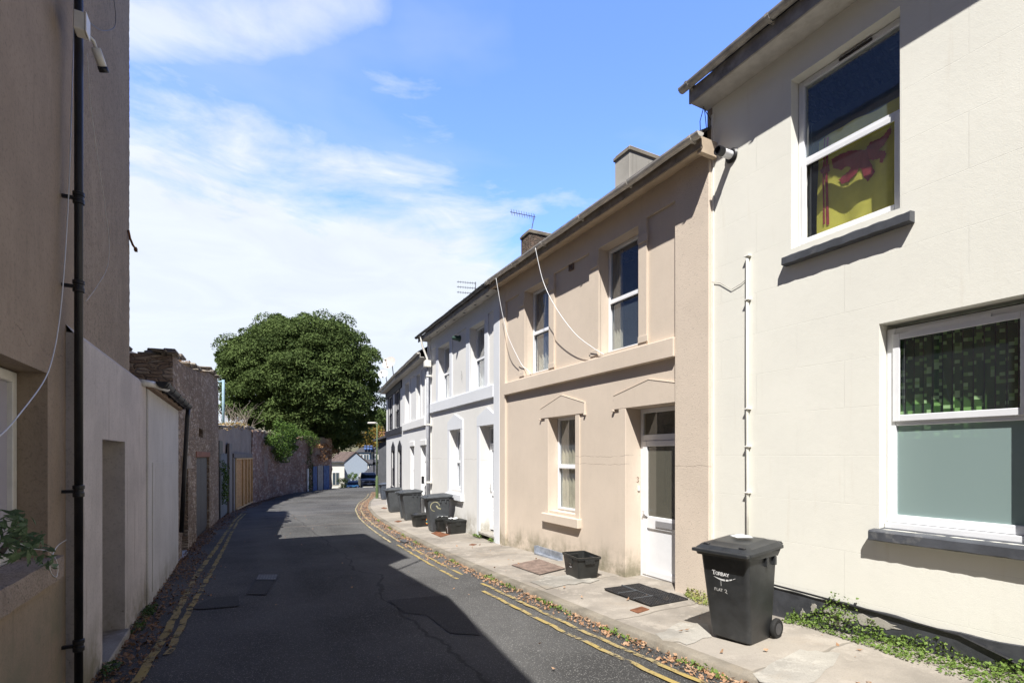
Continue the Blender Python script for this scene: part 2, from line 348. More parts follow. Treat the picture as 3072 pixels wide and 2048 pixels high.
def leaf_mat(name, cols, sc=1.0, rough=.55, trans=.25):
    t = NT(name); v = t.xyz(); a = t.noise(v, sc, 3, .6); b = t.noise(v, sc*9, 2, .6)
    c = t.mix(t.step(a, .35, .65), cols[0], cols[1]); c = t.mix(t.step(b, .5, .72), c, cols[2])
    t.fin(c, rough, None, .12)
    tr = t.N.new('ShaderNodeBsdfTranslucent'); t.L.new(c, tr.inputs[0]); ms = t.N.new('ShaderNodeMixShader'); ms.inputs[0].default_value = trans
    t.L.new(t.b.outputs[0], ms.inputs[1]); t.L.new(tr.outputs[0], ms.inputs[2]); t.L.new(ms.outputs[0], t.out.inputs[0])
    return t.m
def glass_mat(name, tint=(.90, .93, .93), refl=1.0, diff_mix=.085, diff_col=(.34, .42, .52), wob=.03):
    t = NT(name); ge = t.N.new('ShaderNodeNewGeometry'); dt = t.N.new('ShaderNodeVectorMath'); dt.operation = 'DOT_PRODUCT'
    t.L.new(ge.outputs['Normal'], dt.inputs[0]); t.L.new(ge.outputs['Incoming'], dt.inputs[1])
    # the same reflectance from both sides of the thin pane
    fres = t.math('ADD', .04, t.math('MULTIPLY', .96, t.math('POWER', t.math('SUBTRACT', 1, t.math('ABSOLUTE', dt.outputs['Value']), clamp=True), 5)))
    gl = t.N.new('ShaderNodeBsdfGlossy'); gl.inputs['Roughness'].default_value = .02; gl.inputs[0].default_value = (.95, .97, 1, 1)
    tr = t.N.new('ShaderNodeBsdfTransparent'); tr.inputs[0].default_value = (*tint, 1)
    nb = t.bump(t.noise(t.xyz(), 1.8, 2), wob, .05); t.L.new(nb, gl.inputs['Normal'])
    base = tr.outputs[0]
    if diff_mix:
        df = t.N.new('ShaderNodeBsdfDiffuse'); df.inputs[0].default_value = (*diff_col, 1)  # diffuse share: painted sky reflection in windows, real cloudiness in frosted panes
        m0 = t.N.new('ShaderNodeMixShader'); m0.inputs[0].default_value = diff_mix; t.L.new(base, m0.inputs[1]); t.L.new(df.outputs[0], m0.inputs[2]); base = m0.outputs[0]
    ms = t.N.new('ShaderNodeMixShader'); t.L.new(t.math('MULTIPLY', fres, 2.3*refl, clamp=True), ms.inputs[0])
    t.L.new(base, ms.inputs[1]); t.L.new(gl.outputs[0], ms.inputs[2]); t.L.new(ms.outputs[0], t.out.inputs[0])
    return t.m

M_cream = render_wall('cream_masonry_paint', (.745, .733, .658), lines=(.48, 1.0), grain=95, gstr=.2, mottled=.035, stain=(.46, .36, .24), stain_amt=.5)
M_tan = render_wall('tan_masonry_paint', (.62, .53, .435), grain=120, gstr=.3, mottled=.05, speck=.10, crack=[(-.15, .16, 0, 8), (-.02, .2, 1.0, 8), (-.62, .3, 0, 3)], stain_amt=.3, base_z=(-1.62, -.033, 1.0))
M_tan_rough = render_wall('tan_rough_render', (.62, .53, .435), grain=120, gstr=.4, mottled=.06, rough_patch=.30, crack=[(-.15, .16, -1, 8)])
M_white = render_wall('white_masonry_paint', (.71, .70, .67), grain=110, gstr=.25, mottled=.04, stain_amt=.2, base_z=(-1.8, -.04, .7), crack=[(-.1, .2, 0, 7)])
M_whiteB = render_wall('bright_white_masonry_paint', (.74, .74, .73), grain=110, gstr=.2, mottled=.03, stain_amt=.12)
M_greytrim = render_wall('pale_grey_masonry_paint', (.66, .68, .71), grain=110, gstr=.2, mottled=.04, stain_amt=.15)
M_blacktrim = plain('black_masonry_paint', (.035, .035, .045), .6, .2)
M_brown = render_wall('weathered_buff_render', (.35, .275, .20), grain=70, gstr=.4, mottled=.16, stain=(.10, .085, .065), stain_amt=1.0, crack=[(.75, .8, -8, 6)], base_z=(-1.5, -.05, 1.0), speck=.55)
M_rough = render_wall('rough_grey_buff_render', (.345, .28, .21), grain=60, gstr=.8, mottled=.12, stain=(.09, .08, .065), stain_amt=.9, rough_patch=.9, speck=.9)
M_outb = render_wall('faded_lilac_white_render', (.60, .55, .505), grain=60, gstr=.25, mottled=.16, stain=(.24, .19, .14), stain_amt=1.7, base_z=(-1.55, .05, 1.0), speck=.45)
M_outb2 = render_wall('pale_grey_render_patch', (.60, .585, .56), grain=60, gstr=.2, mottled=.09, stain=(.3, .25, .17), stain_amt=1.2, base_z=(-1.6, .05, .9), speck=.3)
M_stone = stone_mat('rubble_stone', ((.48, .36, .26), (.31, .225, .16), (.68, .56, .44)), 4.6, mortar=(.36, .29, .22), strata=3.2)
M_stone2 = stone_mat('reddish_rubble_stone', ((.54, .34, .25), (.32, .20, .155), (.72, .57, .46)), 3.6, mortar=(.34, .25, .20), plaster=((.36, .29, .24), .45, .60))
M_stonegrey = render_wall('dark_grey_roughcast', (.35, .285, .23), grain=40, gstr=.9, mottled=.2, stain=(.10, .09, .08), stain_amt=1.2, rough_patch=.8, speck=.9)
M_asphalt = asphalt_mat('asphalt', (.073, .072, .070), .40, .8)
M_asphalt2 = asphalt_mat('asphalt_patch', (.052, .052, .053), .12, .35, False)
M_pave = concrete_mat('pavement_concrete', (.31, .28, .24))
M_kerb = concrete_mat('kerb_stone', (.235, .21, .17), slab=False)
M_newcon = concrete_mat('pale_concrete_repair', (.36, .34, .30), slab=False)
M_upvc = plain('white_upvc', (.73, .74, .76), .28, .02, .5, bump=.0)
M_offw = plain('off_white_paint', (.76, .74, .68), .5, .06, .4, bump=.1)
M_sill = plain('dark_grey_sill_paint', (.075, .08, .092), .5, .12, .45, bump=.5, bscale=30, dirt=((.45, .44, .40), .25))
M_plinth = plain('dark_plinth_paint', (.05, .053, .06), .55, .2, .45, bump=.5, bscale=25, dirt=((.30, .28, .25), .3))
M_black = plain('black_iron_paint', (.018, .018, .02), .45, .2, .5, bump=.3)
M_gutgrey = plain('weathered_gutter', (.42, .40, .37), .55, .2, .4, dirt=((.13, .11, .09), .7))
M_fascia = plain('weathered_fascia', (.33, .315, .30), .7, .15, .3, dirt=((.10, .085, .07), .6))
M_soffit = plain('soffit_board', (.55, .53, .49), .75, .08, .3, dirt=((.30, .26, .2), .4))
M_tansoff = plain('tan_soffit_paint', (.52, .42, .31), .75, .08, .3, dirt=((.22, .17, .12), .4))
M_tanfascia = plain('dirty_tan_fascia', (.30, .25, .195), .75, .15, .3, dirt=((.10, .08, .06), .8))
M_slate = stone_mat('slate_roof', ((.11, .11, .12), (.08, .08, .09), (.15, .15, .16)), 5, (.05, .05, .05))
M_int = plain('interior_shade', (.07, .07, .075), .9, .1)  # near-black: the shade of unlit rooms is put into the colour
M_glass = glass_mat('window_glass', refl=1.3, diff_mix=.14); M_glassc = glass_mat('clear_window_glass', refl=1.2, diff_mix=.03); M_glassu = glass_mat('blue_sky_tint_glass', refl=1.3, diff_mix=.14, diff_col=(.28, .40, .56))  # grey-blue diffuse share paints the sky's reflection into these panes
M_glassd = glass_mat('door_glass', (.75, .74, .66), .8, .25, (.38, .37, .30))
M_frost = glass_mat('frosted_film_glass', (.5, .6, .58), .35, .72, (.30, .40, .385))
M_binplastic = plain('black_bin_plastic', (.028, .030, .032), .42, .18, .5, bump=.15, bscale=140, dirt=((.10, .10, .09), .25))
M_bingrey = plain('weathered_bin_plastic', (.060, .066, .072), .5, .12, .45, bump=.15, bscale=140, dirt=((.13, .13, .12), .3))
M_rubber = plain('tyre_rubber', (.02, .02, .02), .8, .1, .3)
M_white_mark = plain('white_print', (.80, .80, .80), .6, .03, bump=0.)
M_yellow = None
def yellow_mat():
    t = NT('worn_yellow_line'); v = t.xyz(); n = t.noise(v, 9, 8, .8); f = t.noise(v, 60, 3, .7); st = t.noise(v, 2.2, 5, .7)
    c = t.mix(t.step(st, .35, .7), (.35, .26, .085), (.30, .25, .15))
    c = t.mix(t.step(n, .62, .72), c, (.10, .095, .09)); c = t.mix(t.math('MULTIPLY', t.step(f, .55, .68), .6), c, (.11, .10, .09))
    # chipped away: let the asphalt below show
    hole = t.step(t.math('ADD', t.math('MULTIPLY', n, .6), t.math('MULTIPLY', st, .45)), .515, .60)
    t.fin(c, .85, t.bump(f, .4, .004), .3)
    tr = t.N.new('ShaderNodeBsdfTransparent'); ms = t.N.new('ShaderNodeMixShader'); t.L.new(hole, ms.inputs[0]); t.L.new(t.b.outputs[0], ms.inputs[1]); t.L.new(tr.outputs[0], ms.inputs[2]); t.L.new(ms.outputs[0], t.out.inputs[0])
    return t.m
M_yellow = yellow_mat()
def wood_mat(name, a, b, sx=18, axis=0):
    t = NT(name); sc = [2, 2, 2]; sc[axis] = sx
    n = t.noise(t.xyz(tuple(sc)), 1.5, 6, .6, .4); c = t.mix(t.step(n, .3, .7), a, b)
    return t.fin(c, .7, t.bump(n, .3, .01), .3)
M_newwood = wood_mat('new_fence_timber', (.56, .31, .11), (.40, .19, .06), 12, 2)
M_newwood2 = wood_mat('pale_fence_batten', (.68, .46, .22), (.52, .32, .14), 14, 0)
M_oldwood = wood_mat('old_grey_timber', (.20, .175, .15), (.12, .10, .085), 16, 0)
M_bluewood = wood_mat('faded_blue_timber', (.10, .16, .33), (.06, .09, .2), 16, 0)
M_greendoor = wood_mat('grey_green_door_paint', (.14, .15, .155), (.09, .10, .11), 10, 0)
M_darkgate = plain('dark_grey_gate_paint', (.060, .060, .068), .55, .15, .4)
M_rust = plain('rusty_iron', (.20, .085, .045), .85, .3, .2, bump=.5)
M_redlintel = plain('red_brown_lintel', (.28, .12, .07), .8, .2)

# ------------------------------------------------------------------ terrain, road, pavements
def sheet(name, ss, edge_a, edge_b, nb, zf, mat, noise=0., kind='structure'):
    mb = MB(); n = len(ss)
    for s in ss:
        a, b = edge_a(s), edge_b(s)
        for j in range(nb+1):
            f = j/nb; d = a+(b-a)*f; mb.v.append(tuple(SD(s, d, zf(s, f) + (noise*(math.sin(s*1.7+d*2.1)+math.sin(s*.63-d*1.3)) if 0 < j < nb else 0))))
    for i in range(n-1):
        for j in range(nb): a = i*(nb+1)+j; mb.f.append((a, a+1, a+nb+2, a+nb+1))
    return tag(mb.build(name, mat, None, True), kind=kind)
ss = list(np.arange(-30, 72, .5))
sheet('road', ss, lambda s: Ld(s)-.25, lambda s: Kd(s), 14, lambda s, f: zroad(s)+.03*math.sin(math.pi*f), M_asphalt, .004)
sheet('pavement', ss, lambda s: Kd(s)+.13, lambda s: Wd(s)+.3, 5, lambda s, f: zpave(s)-.03*(1-f), M_pave, .003)
def kerb():
    mb = MB(); prof = [(0, -.16), (0.004, -.045), (.03, -.032), (.13, -.028)]
    n = len(prof)
    for i, s in enumerate(ss):
        j = .006*math.sin(s*3.1)+.004*math.sin(s*7.7)
        for (dx, dz) in prof: mb.v.append(tuple(SD(s, Kd(s)+dx+(j if dx < .1 else 0), zpave(s)+dz+.004)))
    for i in range(len(ss)-1):
        for k in range(n-1): a = i*n+k; mb.f.append((a, a+1, a+n+1, a+n))
    tag(mb.build('kerb', M_kerb, None, True), kind='structure')
kerb()
def terrain():
    mb = MB(); S = list(np.arange(-60, 60, 6)) + list(np.arange(60, 300, 12)) + list(np.arange(300, 1300, 60)); D = list(np.arange(-600, -60, 45)) + list(np.arange(-60, 90, 10)) + list(np.arange(90, 700, 50))
    for s in S:
        for d in D:
            z = zroad(min(s, 140)) - .12
            if s > 140: z += min(45, (s-140)*.075)*(1+.3*math.sin(d*.011+1))
            mb.v.append(tuple(SD(s, d, z)))
    n = len(D)
    for i in range(len(S)-1):
        for j in range(n-1): a = i*n+j; mb.f.append((a, a+1, a+n+1, a+n))
    tag(mb.build('ground', concrete_mat('dry_ground', (.16, .15, .09), slab=False), None, True), kind='structure')
terrain()
def strip(name, path, w, mat, off=.006, zf=None, kind='structure', label=None, cat=None):
    """painted line: path in (s,d)"""
    mb = MB(); xs = [p[0] for p in path]; ys = [p[1] for p in path]
    N_ = max(2, int((xs[-1]-xs[0])/.15)); pts = [(s, float(np.interp(s, xs, ys))) for s in np.linspace(xs[0], xs[-1], N_)]
    for s, d in pts:
        e = .008*math.sin(s*9)+.006*math.sin(s*23)
        for k in (-1, 1):
            dd = d+k*(w/2+e*k); Lv, Kv = Ld(s)-.25, Kd(s); f = min(1, max(0, (dd-Lv)/(Kv-Lv)))
            mb.v.append(tuple(SD(s, dd, zroad(s)+.03*math.sin(math.pi*f)+off+.006)))
    for i in range(len(pts)-1): mb.f.append((2*i, 2*i+1, 2*i+3, 2*i+2))
    return tag(mb.build(name, mat), kind=kind)
def sdpx(*pts): return [to_sd(ghit(x, y, .1)) for x, y in pts]
strip('yellow_line', [(1.5, -1.0)] + sdpx((410, 2048), (500, 1898), (588, 1728), (652, 1640), (704, 1561), (727, 1540)), .085, M_yellow)
strip('yellow_line', sdpx((505, 1965), (540, 1890), (575, 1820), (627, 1728), (675, 1640), (715, 1561), (738, 1540)), .075, M_yellow)
strip('yellow_line', [(1.0, 3.42), (3.0, 3.37)] + [(s, Kd(s)-.30) for s in np.arange(5, 8.0, .5)], .06, M_yellow)
strip('yellow_line', [(1.0, 3.20), (3.0, 3.17)] + [(s, Kd(s)-.50) for s in np.arange(5, 7.4, .5)], .06, M_yellow)
strip('yellow_line', [(s, Kd(s)-.33) for s in np.arange(8.3, 12.6, .5)], .055, M_yellow)
strip('yellow_line', [(s, Kd(s)-.53) for s in np.arange(8.0, 12.6, .5)], .055, M_yellow)
M_cream_line = plain('faded_cream_line', (.36, .30, .17), .85, .3, dirt=((.12, .11, .10), .95), scale=3)
strip('yellow_line', [(s, Kd(s)-.36) for s in np.arange(13.2, 42, .5)], .055, M_cream_line)
strip('yellow_line', [(s, Kd(s)-.60) for s in np.arange(13.0, 42, .5)], .055, M_cream_line)
def patch(name, px, mat, off):
    pts = [to_sd(ghit(x, y, .1)) for x, y in px]; mb = MB(); cx = sum(p[0] for p in pts)/len(pts); cy = sum(p[1] for p in pts)/len(pts)
    def pt(s, d):
        Lv, Kv = Ld(s)-.25, Kd(s); f = min(1, max(0, (d-Lv)/(Kv-Lv))); return tuple(SD(s, d, zroad(s)+.03*math.sin(math.pi*f)+off+.008))
    n = len(pts); K = 5; mb.v.append(pt(cx, cy))
    for k in range(1, K+1):
        for (s, d) in pts: mb.v.append(pt(cx+(s-cx)*k/K, cy+(d-cy)*k/K))
    for i in range(n): mb.f.append((0, 1+i, 1+(i+1) % n))
    for k in range(K-1):
        for i in range(n): a = 1+k*n; mb.f.append((a+i, a+n+i, a+n+(i+1) % n, a+(i+1) % n))
    tag(mb.build(name, mat), kind='structure')
patch('road_patch', [(1165, 1805), (1340, 1788), (1400, 1850), (1440, 1910), (1350, 1905), (1280, 1850), (1215, 1845)], M_asphalt2, .004)
patch('road_patch', [(640, 1795), (715, 1790), (718, 1822), (600, 1830), (560, 1826)], M_asphalt2, .004)
patch('road_patch', [(767, 1742), (826, 1742), (800, 1788), (738, 1786)], M_asphalt2, .004)

# ------------------------------------------------------------------ building blocks
def wall_holes(mb, u0, u1, z0, z1, vf, vb, holes, back=True):
    us = sorted({u0, u1, *[h[0] for h in holes], *[h[1] for h in holes]}); zs = sorted({z0, z1, *[h[2] for h in holes], *[h[3] for h in holes]})
    us = [u for u in us if u0-1e-6 <= u <= u1+1e-6]; zs = [z for z in zs if z0-1e-6 <= z <= z1+1e-6]
    for i in range(len(us)-1):
        for j in range(len(zs)-1):
            a, b, c, d = us[i], us[i+1], zs[j], zs[j+1]; mu, mz = (a+b)/2, (c+d)/2
            if any(h[0] < mu < h[1] and h[2] < mz < h[3] for h in holes): continue
            mb.quad((b, vf, c), (a, vf, c), (a, vf, d), (b, vf, d))
            if back: mb.quad((a, vb, c), (b, vb, c), (b, vb, d), (a, vb, d))
    for h in holes:
        a, b, c, d = max(h[0], u0), min(h[1], u1), max(h[2], z0), min(h[3], z1)
        mb.quad((a, vf, c), (a, vb, c), (a, vb, d), (a, vf, d)); mb.quad((b, vb, c), (b, vf, c), (b, vf, d), (b, vb, d))
        mb.quad((a, vb, d), (b, vb, d), (b, vf, d), (a, vf, d)); mb.quad((a, vf, c), (b, vf, c), (b, vb, c), (a, vb, c))
    for (a, b, c, d) in ((u0, u0, z0, z1), (u1, u1, z0, z1)): mb.quad((a, vf, c), (a, vb, c), (a, vb, d), (a, vf, d))
    mb.quad((u0, vf, z1), (u1, vf, z1), (u1, vb, z1), (u0, vb, z1)); mb.quad((u0, vf, z0), (u1, vf, z0), (u1, vb, z0), (u0, vb, z0))
def shell(parent, u0, u1, z0, z1, holes, mat, depth=7., th=.3):
    mb = MB(); wall_holes(mb, u0, u1, z0, z1, 0, -th, holes)
    mb.box(u0, u0+th, -depth, -th-.001, z0, z1); mb.box(u1-th, u1, -depth, -th-.001, z0, z1); mb.box(u0+th+.001, u1-th-.001, -depth, -depth+th, z0, z1)
    o = mb.build('wall', mat, parent)
    MB().box(u0+th+.01, u1-th-.01, -1.7, -1.6, z0+.2, z1-.05).build('light_block_panel', M_int, parent)  # dark panel added behind the windows to stop light
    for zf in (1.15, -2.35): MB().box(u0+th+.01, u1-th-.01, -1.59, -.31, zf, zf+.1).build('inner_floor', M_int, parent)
    return o
def bars(mb, u0, u1, z0, z1, w, v0, v1):
    mb.box(u0, u0+w, v0, v1, z0, z1); mb.box(u1-w, u1, v0, v1, z0, z1); mb.box(u0+w+.0005, u1-w-.0005, v0, v1, z0, z0+w); mb.box(u0+w+.0005, u1-w-.0005, v0, v1, z1-w, z1)
def window(parent, u0, u1, z0, z1, v, zt, lower_sash=True, upper_sash=False, w=.055, glass=None, glass_low=None, name='window', mat=None, sw=.045):
    """upvc window: outer frame, transom at zt, casements standing a little proud"""
    mat = mat or M_upvc; mb = MB(); bars(mb, u0, u1, z0, z1, w, v-.06, v)
    mb.box(u0+w+.0005, u1-w-.0005, v-.06, v-.001, zt-.03, zt+.03)
    f = mb.build(name, mat, parent, bevel=.004)
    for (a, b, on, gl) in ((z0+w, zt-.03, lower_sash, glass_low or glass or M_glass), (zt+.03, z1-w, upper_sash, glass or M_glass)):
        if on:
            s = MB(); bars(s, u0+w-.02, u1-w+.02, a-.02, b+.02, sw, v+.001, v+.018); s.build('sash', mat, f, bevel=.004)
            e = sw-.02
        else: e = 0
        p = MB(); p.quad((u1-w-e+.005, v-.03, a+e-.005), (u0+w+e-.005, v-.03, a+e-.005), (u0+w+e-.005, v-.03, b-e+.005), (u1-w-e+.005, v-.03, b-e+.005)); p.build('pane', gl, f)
    return f
def gutter(parent, u0, u1, v, z, r, mat, brk=1.0, name='gutter', ends=True):
    mb = MB(); n = 8; pr = [(v + r*math.cos(math.pi+math.pi*k/n), z + r*math.sin(math.pi+math.pi*k/n)) for k in range(n+1)]
    N_ = 12; base = len(mb.v)
    for i in range(N_+1):
        u = u0+(u1-u0)*i/N_; sag = .006*math.sin(i*1.9)
        for (a, b) in pr: mb.v.append((u, a, b+sag))
        for (a, b) in reversed(pr): mb.v.append((u, v+(a-v)*.9, b+sag+(.0 if abs(b-z) < 1e-6 else .004)))
    m = 2*(n+1)
    for i in range(N_):
        for k in range(m): mb.f.append((i*m+k, i*m+(k+1) % m, (i+1)*m+(k+1) % m, (i+1)*m+k))
    g = autosmooth(mb.build(name, mat, parent))
    if ends:
        for u in (u0, u1):
            e = MB(); e.prism([(0, 0)], 0, 0) if False else None
            ring = [(u, a, b) for (a, b) in pr]; ring2 = [(u-.012 if u == u0 else u+.012, a, b) for (a, b) in pr]
            e.add(ring+ring2, [tuple(range(n+1)), tuple(range(2*n+1, n, -1))] + [(i, i+1, i+n+2, i+n+1) for i in range(n)]); e.build('end_cap', mat, g)
    k = int((u1-u0)/brk)
    for i in range(k+1):
        u = u0+.12+(u1-u0-.24)*i/max(1, k); b = MB(); N2 = 8; rr = r+.006
        for j in range(N2):
            t0, t1 = math.pi+math.pi*j/N2, math.pi+math.pi*(j+1)/N2
            q = [(v+rr*math.cos(t), z+rr*math.sin(t)) for t in (t0, t1)]; q2 = [(v+(rr+.006)*math.cos(t), z+(rr+.006)*math.sin(t)) for t in (t0, t1)]
            b.add([(u-.02, *q2[0]), (u-.02, *q2[1]), (u+.02, *q2[1]), (u+.02, *q2[0]), (u-.02, *q[0]), (u-.02, *q[1]), (u+.02, *q[1]), (u+.02, *q[0])],
                  [(0, 1, 2, 3), (0, 4, 5, 1), (3, 2, 6, 7)])
        b.box(u-.015, u+.015, v-r-.05, v-r+.02, z-.07, z-.0); b.build('bracket', mat, g)
    return g
def roof(parent, u0, u1, zb, oh, depth, rise, mat, th=.08, name='roof'):
    """pitched roof: front slope from the eave, ridge halfway back"""
    mb = MB(); r = depth/2; th = .035; zb = zb-.12+.035+.03+oh*rise/r
    for (va, vb_) in ((oh, -r), (-depth-oh, -r)):
        za = zb - oh*rise/r
        mb.add([(u0, va, za), (u1, va, za), (u1, vb_, zb+rise), (u0, vb_, zb+rise), (u0, va, za-th), (u1, va, za-th), (u1, vb_, zb+rise-th), (u0, vb_, zb+rise-th)],
               [(0, 1, 2, 3), (4, 7, 6, 5), (0, 4, 5, 1), (0, 3, 7, 4), (1, 5, 6, 2)])
    for u in (u0, u1):
        a = u + (.02 if u == u0 else -.02)
        mb.add([(a, 0, zb-.1), (a, -depth, zb-.1), (a, -r, zb+rise-.05)], [(0, 1, 2)])
    return mb.build(name, mat, parent)
def pediment(mb, pts, v0, v1): mb.prism(pts, v0, v1)

# ------------------------------------------------------------------ right-hand side: cream house
FR = Frame(SD(0, 5.39), SD(10, 5.39))
uB, _ = FR.hit(2137)            # boundary cream / tan
uT, _ = FR.hit(1504)            # boundary tan / white
PA = FR.W(uT, 0, 0); PB = Vector((-2.82, 17.3, 0)); PC = Vector((-4.79, 22.3, 0)); PD = Vector((-6.75, 27.5, 0))
FA = Frame(PA, PB); FB = Frame(PB, PC); FC = Frame(PC, PD)
def rect(fr, L, T, Rr, B, v=0.):
    """opening from photo columns L (far jamb), Rr (near jamb) and rows T at L, B at L"""
    uf, zt = fr.hit(L, T, v); un, _ = fr.hit(Rr, T, v); _, zb = fr.hit(L, B, v); return [un, uf, zb, zt]

cr = fthing('cream_house', 'tall cream rendered house with dark grey sills filling the right side', 'house', FR)
up = rect(FR, 2373, 241, 2700, 747); lo = rect(FR, 2637, 971.5, 3105, 1585)
shell(cr, -9, uB-.001, -4, 4.62, [up, lo, [-4.6, -3.4, .1, 1.4], [-4.6, -3.4, 2.2, 3.6]], M_cream)
MB().box(uB-.03, uB+.012, .001, .014, -1.9, 4.4).build('corner_bead', M_offw, cr, bevel=.004)
_, ztr = FR.hit(2411, 486, -.13); _, ztl = FR.hit(2675, 1268, -.13)
w1 = window(cr, up[0]+.005, up[1]-.005, up[2]+.01, up[3]-.005, -.13, ztr, w=.06, sw=.055, glass=M_glassu, glass_low=M_glassc)
MB().box(up[0]+.3, up[1]-.45, -.129, -.112, up[3]-.052, up[3]-.03).build('trickle_vent', M_black, w1)
w2 = window(cr, lo[0]+.005, lo[1]-.005, lo[2]+.06, lo[3]-.045, -.13, ztl, lower_sash=False, upper_sash=True, w=.075, sw=.06, glass=M_glassc, glass_low=M_frost)
MB().box(lo[0]+.3, lo[1]-.2, -.129, -.108, lo[3]-.105, lo[3]-.075).build('trickle_vent', M_upvc, w2)
MB().box(lo[0]+.005, lo[1]-.005, -.13, -.085, lo[2]+.005, lo[2]+.058).build('cill_nosing', M_upvc, w2, bevel=.004)
def rough_sill(u0, u1, z0, z1, v1, name='sill'):
    mb = MB(); n = 24; rr = random.Random(int(u0*100))
    for i in range(n+1):
        u = u0+(u1-u0)*i/n; j = [rr.uniform(-.005, .005) for _ in range(4)]
        for (v, z) in ((-.128, z1+.025), (v1-.012, z1+.0+j[0]), (v1+j[1]*.6, z1-.01), (v1+j[2]*.6, z0+.008+j[3]), (v1-.012, z0+j[2]*.5), (-.05, z0)): mb.v.append((u, v, z))
    for i in range(n):
        for k in range(5): a = i*6+k; mb.f.append((a, a+6, a+7, a+1))
    mb.f.append(tuple(range(6))); mb.f.append(tuple(range(n*6+5, n*6-1, -1)))
    return autosmooth(mb.build(name, M_sill, cr), 30)
_, s1t = FR.hit(2344, 772, .09); u1a, _ = FR.hit(2344, 772, .09); u1b, s1r = FR.hit(2729, 634, .09); _, s1b = FR.hit(2344, 794, .09)
rough_sill(u1b, u1a, s1b-.01, s1t, .09)
u2a, s2t = FR.hit(2604, 1589, .1); _, s2b = FR.hit(2606, 1619, .1)
rough_sill(lo[0]-.12, u2a, s2b, s2t, .10)
# plinth with a wavy, flaking top
def plinth():
    mb = MB(); n = 160; u0, u1 = -9, uB-.35
    for i in range(n+1):
        u = u0+(u1-u0)*i/n; z = -1.495 + .012*math.sin(u*5)+.008*math.sin(u*13) - (.03 if u < 1.2 else 0)*min(1, max(0, (1.2-u)))
        mb.v += [(u, .0, z+.004), (u, .016, z-.002), (u, .018, -2.2)]
    for i in range(n):
        for k in range(2): a = i*3+k; mb.f.append((a, a+3, a+4, a+1))
    mb.build('plinth', M_plinth, cr)
    rr = random.Random(3)
    for (cx, cz, rx, rz) in ((3.05, -1.60, .16, .05), (2.72, -1.60, .19, .045), (3.30, -1.62, .035, .05), (3.42, -1.72, .03, .06), (3.12, -1.70, .12, .03)):
        k = 22; poly = [(cx+rx*(1+rr.uniform(-.35, .35))*math.cos(2*math.pi*i/k), cz+rz*(1+rr.uniform(-.4, .4))*math.sin(2*math.pi*i/k)) for i in range(k)]
        MB().prism(poly, .010, .0215).build('flaked_patch', M_newcon, cr)
plinth()
# eaves
zE = 4.5
MB().box(-9, uB+.085, -.001, .30, zE, zE+.02).build('soffit', M_soffit, cr)
MB().box(-9, uB+.09, .30, .325, zE-.012, zE+.17).build('fascia', M_fascia, cr, bevel=.003)
gutter(cr, -8.9, uB+.15, .325+.062, zE+.20, .058, M_gutgrey, 1.1)
roof(cr, -9, uB+.09, zE+.32, .345, 7, 2.6, M_slate)
MB().box(uB+.0, uB+.08, -.3, .0, zE-.45, zE-.001).build('eave_end_board', M_tanfascia, cr)
# white conduit pipe with clips
uc, zc1 = FR.hit(2242, 768, .03); _, zc0 = FR.hit(2237, 1588, .03)
cp = MB().tube([(uc, .028, -1.75), (uc, .028, -.2), (uc+.004, .028, .6), (uc, .028, zc1)], .017, 10).build('conduit_pipe', plain('cream_pipe_paint', (.68, .67, .60), .6, .05), cr, True)
for z in (zc1-.01, zc1-.28*1.9, .55, .1, -.45):
    MB().box(uc-.035, uc+.03, .001, .054, z, z+.016).build('pipe_clip', M_offw, cp, bevel=.003)
uq, zq = FR.hit(2150, 852, .01)
tag(MB().tube([FR.W(uc, .01, zc1-.25), FR.W(uc+.1, .012, zc1-.30), FR.W(uc+.24, .012, zc1-.33), FR.W(uq-.05, .012, zq), FR.W(uB-.0, .012, zq+.05)], .0035, 5).build('cable', M_gutgrey), 'short thin cable running from the conduit pipe to the corner of the cream house', 'cable')
# boiler flue
uf, zf = FR.hit(2196, 468, .0); fl = thing('boiler_flue', 'black and white boiler flue sticking out high on the cream wall by the tan house', 'flue', FR.W(uf, 0, zf), FR.ang)
autosmooth(MB().lathe([(.082, 0), (.09, .012), (.075, .03), (.066, .034)], axis='y').build('wall_collar', M_black, fl), 30)
autosmooth(MB().lathe([(.05, .03), (.05, .17)], axis='y').build('flue_pipe', M_upvc, fl), 30)
autosmooth(MB().lathe([(.052, .17), (.056, .175), (.056, .26), (.045, .262), (.04, .22)], axis='y').build('terminal', M_black, fl), 30)
# dark cable along the plinth
pth = [(3.75, .03, -1.47), (3.4, .03, -1.475), (3.0, .03, -1.485), (2.5, .03, -1.50), (2.05, .03, -1.515), (1.75, .035, -1.60), (1.5, .035, -1.70), (1.35, .04, -1.76)]
tag(MB().tube([FR.W(*p) for p in pth], .011, 6).build('cable', M_black), 'black cable along the top of the dark plinth, dropping towards the weeds', 'cable')
# wires under the cream eave corner
for k in range(3):
    a = FR.W(uB+.03+.02*k, .12-.03*k, zE-.01); b = FR.W(uB+.10-.06*k, .10-.05*k, 4.12)
    mid = (a+b)/2 + Vector((-.03+.03*k, 0, .02))
    tag(MB().tube([a, a.lerp(mid, .6), mid, b], .005, 5).build('cable', M_black), ['leftmost', 'middle', 'rightmost'][k]+' of three short black wires hanging from the cream eave corner to the tan roof', 'cable', 'wires at the cream eave corner')

# ------------------------------------------------------------------ terrace houses
def trim_layer(parent, u0, u1, z0, z1, holes, mat, vf=.04, name='facade_trim'):
    mb = MB(); wall_holes(mb, u0, u1, z0, z1, vf, -.01, holes, back=False); return mb.build(name, mat, parent)
def rows(fr, x, y, v=0.): return fr.hit(x, y, v)[1]
